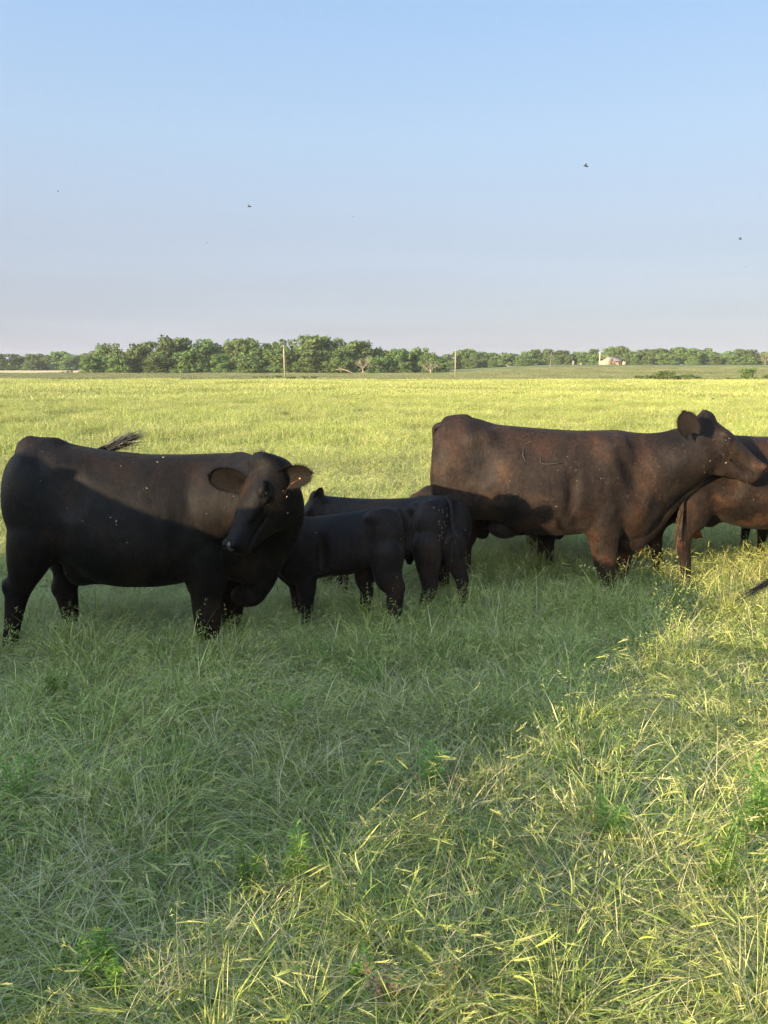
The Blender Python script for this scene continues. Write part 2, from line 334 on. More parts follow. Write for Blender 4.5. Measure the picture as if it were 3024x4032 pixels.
class Tuft:
    def __init__(s, seed): s.r = np.random.RandomState(seed); s.V = []; s.F = []; s.A = []; s.K = []; s.H = []; s.n = 0
    def push(s, V, F, rnd, kind, h):
        s.V.append(V.reshape(-1, 3)); s.F.append(F.reshape(-1, 4) + s.n); m = V.reshape(-1, 3).shape[0]
        s.A.append(np.broadcast_to(rnd, (m,)) if np.ndim(rnd) < 2 and np.size(rnd) in (1, m) else rnd.reshape(-1))
        s.K.append(np.full(m, float(kind))); s.H.append(np.broadcast_to(h, (m,)) if np.size(h) in (1, m) else h.reshape(-1)); s.n += m
    def blades(s, n, rad, hmin, hmax, lean, droop, w, kind=0, segs=4, rlo=0., rhi=1., wind=(0, 0), spread=1.0, yaws=None):
        r = s.r; S = segs
        ang = r.rand(n) * 6.283; rr_ = rad * np.sqrt(r.rand(n)); base = np.stack([rr_ * np.cos(ang), rr_ * np.sin(ang), np.full(n, -.01)], -1)
        az = ang + r.randn(n) * 1.2 if spread else r.rand(n) * 6.283
        h = r.uniform(hmin, hmax, n); ln = np.abs(r.normal(lean, lean * .45, n)); dr = np.abs(r.normal(droop, droop * .5 + .01, n))
        t = np.linspace(0, 1, S + 1)[None, :]
        hx = np.cos(az)[:, None]; hy = np.sin(az)[:, None]
        out = h[:, None] * (ln[:, None] * t ** 1.4 + .55 * dr[:, None] * t ** 3)
        X = base[:, 0, None] + hx * out + wind[0] * h[:, None] * t ** 2; Yy = base[:, 1, None] + hy * out + wind[1] * h[:, None] * t ** 2
        k = 1 / np.sqrt(1 + ln[:, None] ** 2)
        Z = base[:, 2, None] + h[:, None] * k * (t - .62 * dr[:, None] * t ** 2.6)
        P = np.stack([X, Yy, np.maximum(Z, .004)], -1)
        wa = az + r.uniform(-1.2, 1.2, n) + 1.57
        wd = np.stack([np.cos(wa), np.sin(wa), r.uniform(-.3, .3, n)], -1)[:, None, :]
        wt = (w * r.uniform(.6, 1.3, n))[:, None, None] * np.clip(1.05 - t ** 2.2, .08, 1)[..., None] * .5
        V = np.stack([P - wd * wt, P + wd * wt], 2)            # n,S+1,2,3
        idx = np.arange(n)[:, None] * (S + 1) * 2 + np.arange(S)[None, :] * 2
        F = np.stack([idx, idx + 1, idx + 3, idx + 2], -1)
        rnd = np.repeat(r.uniform(rlo, rhi, n), (S + 1) * 2)
        hg = np.repeat(np.broadcast_to(t, (n, S + 1)).reshape(-1), 2)
        s.push(V, F, rnd, kind, hg)
        return P
    def quads(s, C, D, Wv, rnd, kind):
        """lens shaped quads at C along D with half width Wv"""
        V = np.stack([C, C + D * .5 - Wv, C + D, C + D * .5 + Wv], 1)
        n = len(C); F = np.arange(n * 4).reshape(n, 4)
        s.push(V, F, np.repeat(rnd, 4), kind, 1.0)
    def panicles(s, tips, dirs, per=8, size=.026, kind=2):
        r = s.r; n = len(tips)
        C = np.repeat(tips, per, 0) - np.repeat(dirs, per, 0) * (r.rand(n * per)[:, None] * .11)
        off = r.randn(n * per, 3) * .009; C = C + off
        D = r.randn(n * per, 3) * .35 + np.array([0, 0, -.75]) + np.repeat(dirs, per, 0) * .7
        D = D / np.linalg.norm(D, axis=1)[:, None] * (size * r.uniform(.7, 1.35, n * per))[:, None]
        W = np.cross(D, r.randn(n * per, 3)); W = W / (np.linalg.norm(W, axis=1)[:, None] + 1e-9) * size * .085
        s.quads(C, D, W, np.repeat(r.rand(n), per) * .6 + r.rand(n * per) * .4, kind)
    def spikes(s, tips, dirs, L=.06, rad=.0042, kind=2, bristles=10):
        r = s.r; n = len(tips)
        LL = (L * r.uniform(.7, 1.15, n))[:, None]; bend = r.randn(n, 3) * .12 + np.array([0, 0, -.10]); rn = r.rand(n)
        for j in range(3):      # three crossed strips make a full spike
            W = np.cross(dirs, r.randn(n, 3)); W = W / (np.linalg.norm(W, axis=1)[:, None] + 1e-9) * rad
            S = 5; V = []
            for q, wq in zip(np.linspace(0, 1, S), (.55, .95, 1, .85, .3)):
                c = tips - dirs * .004 + (dirs * q + bend * q * q) * LL; V += [c - W * wq, c + W * wq]
            V = np.stack(V, 1); idx = np.arange(n)[:, None] * 2 * S + np.arange(S - 1)[None, :] * 2
            s.push(V, np.stack([idx, idx + 1, idx + 3, idx + 2], -1), np.repeat(rn, 2 * S), kind, 1.0)
        if bristles:
            C = np.repeat(tips, bristles, 0) + np.repeat(dirs, bristles, 0) * (r.rand(n * bristles)[:, None] * L * .9)
            D = np.repeat(dirs, bristles, 0) + r.randn(n * bristles, 3) * .33
            D = D / np.linalg.norm(D, axis=1)[:, None] * .022
            W = np.cross(D, r.randn(n * bristles, 3)); W = W / (np.linalg.norm(W, axis=1)[:, None] + 1e-9) * .0006
            s.quads(C, D, W, .6 + .4 * r.rand(n * bristles), kind)
    def obj(s, name, coll):
        me = mesh_np(name, np.concatenate(s.V), np.concatenate(s.F), [M_GRASS], False,
                     {'rnd': np.concatenate(s.A), 'kindv': np.concatenate(s.K), 'hgt': np.concatenate(s.H)})
        o = bpy.data.objects.new(name, me); coll.objects.link(o); return o

def tipdir(P):
    d = P[:, -1] - P[:, -2]; return P[:, -1], d / (np.linalg.norm(d, axis=1)[:, None] + 1e-9)

def make_tuft(kind, seed):
    T = Tuft(seed)
    if kind == 'low':                 # short creeping grass
        T.blades(175, .14, .03, .11, 1.0, .5, .0056, segs=3, rhi=.72)
        T.blades(20, .14, .05, .16, 1.8, .5, .0028, kind=1, segs=3)
        T.blades(16, .14, .10, .22, .9, .7, .0034, kind=0, segs=4, rlo=.4, rhi=.9)
    elif kind == 'brome':             # soft drooping grass
        T.blades(100, .14, .12, .30, .55, 1.0, .0050, segs=4, rhi=.95)
        T.blades(34, .13, .12, .34, .8, .9, .0024, kind=1, segs=5)
        P = T.blades(16, .11, .24, .38, .34, 1.1, .0015, segs=6, rlo=.5)
        a, b = tipdir(P); T.panicles(a, b, 9, .019)
    elif kind == 'foxtail':           # stalks with bristly spikes
        T.blades(70, .12, .08, .26, .6, .7, .0045, segs=4, rhi=.9)
        T.blades(24, .13, .10, .30, 1.0, .5, .0026, kind=1, segs=4)
        P = T.blades(10, .10, .22, .40, .50, .45, .0019, kind=1, segs=5)
        a, b = tipdir(P); T.spikes(a, b, .068, .0022, bristles=14)
    elif kind == 'straw':             # dead bleached stems lying over
        T.blades(34, .15, .12, .34, 1.7, .5, .0027, kind=1, segs=4)
        T.blades(90, .14, .04, .16, .8, .6, .0050, segs=3, rhi=.8)
    elif kind == 'broad':             # coarse arching leaves
        T.blades(46, .09, .18, .40, .45, 1.1, .0052, segs=6, rhi=.6)
        T.blades(40, .12, .08, .2, .8, .6, .0042, segs=3, rhi=.8)
    elif kind == 'stalk':             # single tall stalks with pale spikes
        T.blades(12, .05, .08, .22, .6, .8, .004, segs=4)
        P = T.blades(3, .06, .34, .52, .50, .5, .0021, kind=1, segs=6)
        a, b = tipdir(P); T.spikes(a, b, .078, .0019, bristles=20)
    elif kind == 'patch':             # a metre of meadow for the middle distance
        T.blades(620, .62, .12, .32, .5, .9, .0075, segs=3, rlo=.1)
        P = T.blades(120, .62, .24, .38, .35, .9, .0026, segs=3, rlo=.4)
        a, b = tipdir(P); T.panicles(a, b, 3, .028)
    elif kind == 'sward':             # three metres of meadow, far
        T.blades(560, 2.0, .16, .34, .45, .7, .03, segs=2)
        P = T.blades(160, 2.0, .26, .40, .4, .8, .01, segs=2, rlo=.5)
        a, b = tipdir(P); T.panicles(a, b, 2, .075)
    return T


_cache = {}
def tuft_arrays(kind, seed):
    if (kind, seed) not in _cache:
        T = make_tuft(kind, seed)
        _cache[(kind, seed)] = tuple(np.concatenate(a) for a in (T.V, T.F, T.A, T.K, T.H))
    return _cache[(kind, seed)]

def make_tile(name, seed, size, ntuft, weights, wscale=1.0, hscale=1.0, coll=None):
    """one square of sward, its tufts set down singly so that no two tufts stand alike"""
    r = np.random.RandomState(seed); keys = list(weights); w = np.array([weights[k] for k in keys], float)
    ox, oy = r.rand(2) * 50
    Vs, Fs, As, Ks, Hs, Ts = [], [], [], [], [], []; n0 = 0
    for i in range(ntuft):
        x, y = (r.rand(2) - .5) * size
        cl = snoise2(x * 2.3 + ox, y * 2.3 + oy, 11); cl2 = snoise2(x * 3.1 + oy, y * 3.1, 12)
        ww = w * np.array([np.clip(1 + .9 * math.sin(5.1 * cl + 1.7 * j) + .3 * cl2, .08, 3) for j in range(len(keys))]); ww /= ww.sum()
        k = keys[r.choice(len(keys), p=ww)]
        V, Fq, A, K, H = tuft_arrays(k, 100 + r.randint(0, 4))
        a = r.rand() * 6.283; s = r.uniform(.8, 1.25) * wscale; hz = (1 + .36 * cl) * r.uniform(.7, 1.25) * hscale
        if cl2 < -.62 and ntuft > 60 and r.rand() < .75: continue
        tx, ty = r.randn(2) * .12
        c_, s_ = math.cos(a), math.sin(a)
        X = V[:, 0] * c_ - V[:, 1] * s_; Y = V[:, 0] * s_ + V[:, 1] * c_; Z = V[:, 2] * hz
        Vs.append(np.stack([x + X * s + Z * tx, y + Y * s + Z * ty, Z], -1)); Fs.append(Fq + n0); n0 += len(V)
        As.append(np.clip(A + r.uniform(-.15, .15), 0, 1)); Ks.append(K); Hs.append(H); Ts.append(np.full(len(V), r.normal(0, .16) + .16 * cl2))
    me = mesh_np(name, np.concatenate(Vs), np.concatenate(Fs), [M_GRASS], False, {'rnd': np.concatenate(As), 'kindv': np.concatenate(Ks), 'hgt': np.concatenate(Hs), 'tintv': np.concatenate(Ts)})
    o = bpy.data.objects.new(name, me); coll.objects.link(o); return o

def tiles(name, variants, size, cells, overlap=1.12, seed=5):
    """variants: list of (ntuft, weights, wscale, hscale); cells: list of (x, y, choice list)"""
    r = np.random.RandomState(seed); lib = bpy.data.collections.new(name + '_kinds')
    for i, (nt_, w, a, b) in enumerate(variants):
        make_tile('%s_%02d' % (name, i), seed * 100 + i, size * overlap, nt_, w, a, b, lib)
    pts = []; idx = []; rot = []; scl = []
    for x, y, ch in cells:
        x += r.uniform(-.06, .06) * size; y += r.uniform(-.06, .06) * size
        pts.append((x, y, float(ground_z(x, y)))); idx.append(ch[r.randint(0, len(ch))])
        e_ = .5 * size
        sx_ = float(ground_z(x + e_, y) - ground_z(x - e_, y)) / size; sy_ = float(ground_z(x, y + e_) - ground_z(x, y - e_)) / size
        k = r.randint(0, 4)
        rot.append((math.atan(sy_), -math.atan(sx_), 0)); f = 1 if r.rand() < .5 else -1
        scl.append((k, f))
    # each tile turned by quarter turns, then laid on the slope
    out = []
    for (rx, ry, _), (k, f) in zip(rot, scl):
        m = Matrix.Rotation(rx, 3, 'X') @ Matrix.Rotation(ry, 3, 'Y') @ Matrix.Rotation(k * math.pi / 2, 3, 'Z')
        out.append(tuple(m.to_euler()))
    sc_ = [(f, 1, r.uniform(.86, 1.2)) for (k, f) in scl]
    me = bpy.data.meshes.new(name); me.vertices.add(len(pts)); me.vertices.foreach_set('co', np.asarray(pts, np.float32).ravel())
    a = me.attributes.new('idx', 'INT', 'POINT'); a.data.foreach_set('value', np.asarray(idx, np.int32))
    a = me.attributes.new('rotv', 'FLOAT_VECTOR', 'POINT'); a.data.foreach_set('vector', np.asarray(out, np.float32).ravel())
    a = me.attributes.new('scl', 'FLOAT_VECTOR', 'POINT'); a.data.foreach_set('vector', np.asarray(sc_, np.float32).ravel())
    me.update()
    o = link(name, me); tag(o, kind='stuff')
    g = bpy.data.node_groups.new(name, 'GeometryNodeTree')
    g.interface.new_socket('Geometry', in_out='INPUT', socket_type='NodeSocketGeometry')
    g.interface.new_socket('Geometry', in_out='OUTPUT', socket_type='NodeSocketGeometry')
    gi = g.nodes.new('NodeGroupInput'); go = g.nodes.new('NodeGroupOutput'); mp = g.nodes.new('GeometryNodeMeshToPoints')
    ip = g.nodes.new('GeometryNodeInstanceOnPoints'); ci = g.nodes.new('GeometryNodeCollectionInfo')
    ci.inputs['Collection'].default_value = lib; ci.inputs['Separate Children'].default_value = True; ci.inputs['Reset Children'].default_value = True
    def na(nm, ty):
        q = g.nodes.new('GeometryNodeInputNamedAttribute'); q.data_type = ty; q.inputs['Name'].default_value = nm; return q.outputs['Attribute']
    er = g.nodes.new('FunctionNodeEulerToRotation'); L = g.links
    L.new(gi.outputs[0], mp.inputs['Mesh']); L.new(mp.outputs[0], ip.inputs['Points']); L.new(ci.outputs[0], ip.inputs['Instance'])
    ip.inputs['Pick Instance'].default_value = True
    L.new(na('idx', 'INT'), ip.inputs['Instance Index']); L.new(na('rotv', 'FLOAT_VECTOR'), er.inputs[0]); L.new(er.outputs[0], ip.inputs['Rotation'])
    L.new(na('scl', 'FLOAT_VECTOR'), ip.inputs['Scale']); L.new(ip.outputs[0], go.inputs[0])
    mod = o.modifiers.new('scatter', 'NODES'); mod.node_group = g
    return o

def cells(size, r0, r1, margin, chooser, ymax=97):
    out = []
    n = int(r1 / size) + 2
    for i in range(-n, n + 1):
        for j in range(-n, n + 1):
            x, y = (i + .5) * size, (j + .5) * size; d = math.hypot(x, y)
            if r0 <= d < r1 and y > -margin and abs(x) < max(y, 0) * .56 + margin and y < ymax:
                out.append((x, y, chooser(x, y)))
    return out

W_FORE = {'low': 2.4, 'brome': .05, 'foxtail': .12, 'straw': .30, 'broad': .14, 'stalk': .08}
W_FOX = {'low': 1.5, 'brome': .22, 'foxtail': .34, 'straw': .45, 'broad': .22, 'stalk': .10}
W_MID = {'low': .45, 'brome': 1.7, 'foxtail': .5, 'straw': .38, 'broad': .16, 'stalk': .16}
W_BRO = {'low': .25, 'brome': 2.4, 'foxtail': .2, 'straw': .1, 'broad': .1, 'stalk': .05}
near_var = [(130, W_FORE, 1, .72), (125, W_FORE, 1, .75), (115, W_FOX, 1, .8), (110, W_FOX, 1, .85), (76, W_MID, 1, .86), (74, W_MID, 1, .92), (72, W_BRO, 1, .9), (72, W_BRO, 1, .94), (76, W_MID, 1, .86)]
def near_choice(x, y):
    d = math.hypot(x, y) + .3 * float(snoise2(x, y, 9))
    if d < 2.3: return [0, 1] if x < 0 else [0, 1, 2]
    if d < 3.4: return [2, 3] if x > -1 else [1, 2, 3]
    return [4, 5, 6, 7, 8]
tiles('meadow_grass', near_var, .9, cells(.9, 0, 15.5, 2.2, near_choice))
far_var = [(5, {'patch': 1}, 1, 1) for _ in range(5)]
tiles('field_grass', [(7, {'patch': 1}, 1, 1)] * 5, 1.6, cells(1.6, 15, 44, 2.5, lambda x, y: [0, 1, 2, 3, 4]), seed=6)
tiles('distant_grass', [(5, {'sward': 1}, 1, 1)] * 4, 4.0, cells(4.0, 43, 112, 4, lambda x, y: [0, 1, 2, 3]), seed=7)
tiles('rough_pasture', [(5, {'sward': 1}, 1.15, 1.0)] * 4, 5.0, [c for c in cells(5.0, 96, 200, 4, lambda x, y: [0, 1, 2, 3], 190) if c[1] > 98.5], seed=8)
# ---------------------------------------------------------------- animals: signed distance fields skinned into one continuous body each
import openvdb

def pchip(x, y, xs):
    x = np.asarray(x, float); y = np.asarray(y, float); h = np.diff(x); dl = np.diff(y) / h
    m = np.zeros(len(x)); m[0] = dl[0]; m[-1] = dl[-1]
    for i in range(1, len(x) - 1):
        m[i] = 0 if dl[i - 1] * dl[i] <= 0 else 3 * (h[i - 1] + h[i]) / ((2 * h[i] + h[i - 1]) / dl[i - 1] + (h[i] + 2 * h[i - 1]) / dl[i])
    i = np.clip(np.searchsorted(x, xs) - 1, 0, len(x) - 2); t = np.clip((xs - x[i]) / h[i], 0, 1)
    return (2 * t**3 - 3 * t**2 + 1) * y[i] + (t**3 - 2 * t**2 + t) * h[i] * m[i] + (-2 * t**3 + 3 * t**2) * y[i + 1] + (t**3 - t**2) * h[i] * m[i + 1]

class Field:
    def __init__(s, lo, hi, h):
        s.lo = np.array(lo, float); s.h = h; s.n = np.ceil((np.array(hi) - s.lo) / h).astype(int) + 1
        s.D = np.full(s.n, .5, np.float32)
        s.ax = [s.lo[i] + h * np.arange(s.n[i], dtype=np.float32) for i in range(3)]
    def _sl(s, lo, hi, pad):
        a = np.clip(np.floor((np.array(lo) - pad - s.lo) / s.h).astype(int), 0, s.n); b = np.clip(np.ceil((np.array(hi) + pad - s.lo) / s.h).astype(int) + 1, 0, s.n)
        return tuple(slice(a[i], b[i]) for i in range(3))
    def _grid(s, sl):
        return (s.ax[0][sl[0]][:, None, None], s.ax[1][sl[1]][None, :, None], s.ax[2][sl[2]][None, None, :])
    def put(s, fn, lo, hi, k, sub=False):
        sl = s._sl(lo, hi, k + .03)
        if any(q.stop <= q.start for q in sl): return
        d = fn(*s._grid(sl)).astype(np.float32); D = s.D[sl]
        if sub:
            d = -d; q = np.maximum(k - np.abs(D - d), 0); s.D[sl] = np.maximum(D, d) + q * q / (4 * k)
        else:
            q = np.maximum(k - np.abs(D - d), 0); s.D[sl] = np.minimum(D, d) - q * q / (4 * k)
    def cone(s, a, b, ra, rb, k=.03, sy=1.0, sub=False):
        a = np.array(a, float); b = np.array(b, float); r = max(ra, rb)
        def fn(X, Y, Z):
            ab = b - a; ab_ = ab / np.array([1, sy, 1]); L2 = ab_.dot(ab_) + 1e-9
            px, py, pz = X - a[0], (Y - a[1]) / sy, Z - a[2]
            t = np.clip((px * ab_[0] + py * ab_[1] + pz * ab_[2]) / L2, 0, 1)
            return np.sqrt((px - t * ab_[0])**2 + (py - t * ab_[1])**2 + (pz - t * ab_[2])**2) - (ra + (rb - ra) * t)
        s.put(fn, np.minimum(a, b) - r, np.maximum(a, b) + r, k, sub)
    def chain(s, pts, k=.03, sy=1.0):
        """pts: (xyz, r)"""
        if len(pts) > 3:
            P = np.array([p for p, _ in pts], float); r = np.array([q for _, q in pts], float)
            t = np.concatenate([[0], np.cumsum(np.linalg.norm(np.diff(P, axis=0), axis=1))]); ts = np.linspace(0, t[-1], 3 * len(pts))
            P = np.stack([pchip(t, P[:, i], ts) for i in range(3)], -1); r = pchip(t, r, ts); pts = list(zip(P, r)); s.cone(P[0], P[1], r[0], r[1], k, sy); k2 = .012
            for (a, ra), (b, rb) in zip(pts[:-1], pts[1:]): s.cone(a, b, ra, rb, k2 if a[2] < pts[0][0][2] - .18 else k, sy)
            return
        for (a, ra), (b, rb) in zip(pts[:-1], pts[1:]): s.cone(a, b, ra, rb, k, sy)
    def ell(s, c, r, rot=None, k=.03, sub=False):
        """rot: rows are the ellipsoid's own axes"""
        c = np.array(c, float); r = np.array(r, float); M_ = np.eye(3) if rot is None else np.array(rot)
        R_ = r.max()
        def fn(X, Y, Z):
            p = [X - c[0], Y - c[1], Z - c[2]]
            q = [(M_[i][0] * p[0] + M_[i][1] * p[1] + M_[i][2] * p[2]) / r[i] for i in range(3)]
            k0 = np.sqrt(q[0]**2 + q[1]**2 + q[2]**2); k1 = np.sqrt((q[0] / r[0])**2 + (q[1] / r[1])**2 + (q[2] / r[2])**2)
            return k0 * (k0 - 1) / (k1 + 1e-6)
        s.put(fn, c - R_, c + R_, k, sub)
    def loft(s, O, E, tab, n=2.3, egg=0.0, k=.04):
        """tab rows: s, top, bottom, half width; E rows: axis, up, lateral"""
        O = np.array(O, float); E = np.array(E, float); tab = np.array(tab, float)
        S, T, B, W = tab.T
        P = [O + E[0] * S[i] + E[1] * t_ + E[2] * w_ for i in range(len(S)) for t_ in (T[i], B[i]) for w_ in (-W[i], W[i])]
        P = np.array(P); lo, hi = P.min(0) - .02, P.max(0) + .02
        xs = np.linspace(S[0], S[-1], 220); tt = pchip(S, T, xs); bb = pchip(S, B, xs); ww = pchip(S, W, xs)
        def fn(X, Y, Z):
            p = [X - O[0], Y - O[1], Z - O[2]]
            q = [E[i][0] * p[0] + E[i][1] * p[1] + E[i][2] * p[2] for i in range(3)]
            sc = np.clip(q[0], S[0], S[-1]); t = np.interp(sc, xs, tt); b = np.interp(sc, xs, bb); w = np.interp(sc, xs, ww)
            c = (t + b) / 2; hh = np.maximum((t - b) / 2, .004); w = np.maximum(w, .004)
            tz = np.clip((q[1] - c) / hh, -1.3, 1.3); we = w * (1 - egg * tz)
            f = ((np.abs(q[2]) / we)**n + np.abs((q[1] - c) / hh)**n)**(1 / n) - 1
            f = f * np.minimum(we, hh)
            g = np.gradient(f.astype(np.float32), s.h) if min(f.shape) > 2 else None
            if g is not None:
                gm = np.sqrt(g[0]**2 + g[1]**2 + g[2]**2); f = f / np.clip(gm, .6, 4)
            e = np.abs(q[0] - sc)
            return np.where(e > 0, np.sqrt(np.maximum(f, 0)**2 + e**2), f)
        s.put(fn, lo, hi, k)
    def mesh(s, name, mat, origin, iters=1):
        D = np.pad(s.D, 2, constant_values=.5)
        g = openvdb.FloatGrid(background=.5); g.copyFromArray(np.ascontiguousarray(D)); P, Q = g.convertToQuads(0.0)
        P = (P.astype(float) - 2) * s.h + s.lo
        # keep only the largest connected piece, so that the body is one surface
        lab = np.arange(len(P))
        E_ = np.concatenate([Q[:, [0, 1]], Q[:, [1, 2]], Q[:, [2, 3]], Q[:, [3, 0]]]).astype(int)
        for _ in range(400):
            m = np.minimum(lab[E_[:, 0]], lab[E_[:, 1]]); old = lab.copy()
            np.minimum.at(lab, E_[:, 0], m); np.minimum.at(lab, E_[:, 1], m); lab = lab[lab]
            if (lab == old).all(): break
        u, c = np.unique(lab, return_counts=True); keep = lab == u[c.argmax()]
        new = np.cumsum(keep) - 1; Q = Q[keep[Q[:, 0]]]; Q = new[Q.astype(int)]; P = P[keep]
        # light relaxing
        E_ = np.concatenate([Q[:, [0, 1]], Q[:, [1, 2]], Q[:, [2, 3]], Q[:, [3, 0]]])
        for _ in range(iters):
            A = np.zeros_like(P); cnt = np.zeros(len(P)); np.add.at(A, E_[:, 0], P[E_[:, 1]]); np.add.at(A, E_[:, 1], P[E_[:, 0]])
            np.add.at(cnt, E_[:, 0], 1); np.add.at(cnt, E_[:, 1], 1); P = P * .45 + .55 * A / cnt[:, None]
        Q = Q[:, ::-1]
        s.P = P
        me = mesh_np(name, P - np.array(origin), Q, [mat], True)
        return me

def fur(root, org, P, me, mat, n, ln=.016, rad=.0004, seed=1, flow=(-.75, 0, -.6), lift=.34, zmin=.12, name='coat_hair'):
    """short hairs combed along the body, as one object of hair curves"""
    r = np.random.RandomState(seed); nf = len(me.polygons)
    ar = np.zeros(nf, np.float32); me.polygons.foreach_get('area', ar); ce = np.zeros(nf * 3, np.float32); me.polygons.foreach_get('center', ce); ce = ce.reshape(-1, 3)
    no = np.zeros(nf * 3, np.float32); me.polygons.foreach_get('normal', no); no = no.reshape(-1, 3)
    ar = ar * (ce[:, 2] > zmin); k = r.choice(nf, n, p=ar / ar.sum()); c = ce[k]; nn = no[k]
    sz = math.sqrt(float(ar.sum()) / nf)
    c = c + r.randn(n, 3) * .35 * sz; c = c - nn * (np.sum((c - ce[k]) * nn, 1))[:, None] - nn * .001
    fl = np.array(flow, float) + r.randn(n, 3) * .22 + .25 * np.stack([snoise2(c[:, 0] * 6, c[:, 2] * 6, 71), snoise2(c[:, 1] * 6, c[:, 2] * 6, 72), snoise2(c[:, 0] * 6 + 3, c[:, 1] * 6, 73)], -1)
    t = fl - nn * np.sum(fl * nn, 1)[:, None]; t = t / (np.linalg.norm(t, axis=1)[:, None] + 1e-6)
    l = ln * r.uniform(.5, 1.3, n)[:, None]; lf = lift * r.uniform(.4, 1.6, n)[:, None]
    p1 = c + (t + nn * lf * 1.3) * l * .5; p2 = p1 + (t + nn * lf * .5) * l * .5
    pts = np.stack([c, p1, p2], 1).astype(np.float32).reshape(-1)
    hc = bpy.data.hair_curves.new(name); hc.add_curves([3] * n); hc.points.foreach_set('position', pts)
    rd = np.tile(np.array([rad, rad * .8, rad * .15], np.float32), n)
    at = hc.attributes.get('radius') or hc.attributes.new('radius', 'FLOAT', 'POINT'); at.data.foreach_set('value', rd)
    hc.materials.append(HAIRM.get(mat, mat))
    o = bpy.data.objects.new(name, hc); col.objects.link(o); o.parent = root; o['kind'] = 'stuff'
    return o

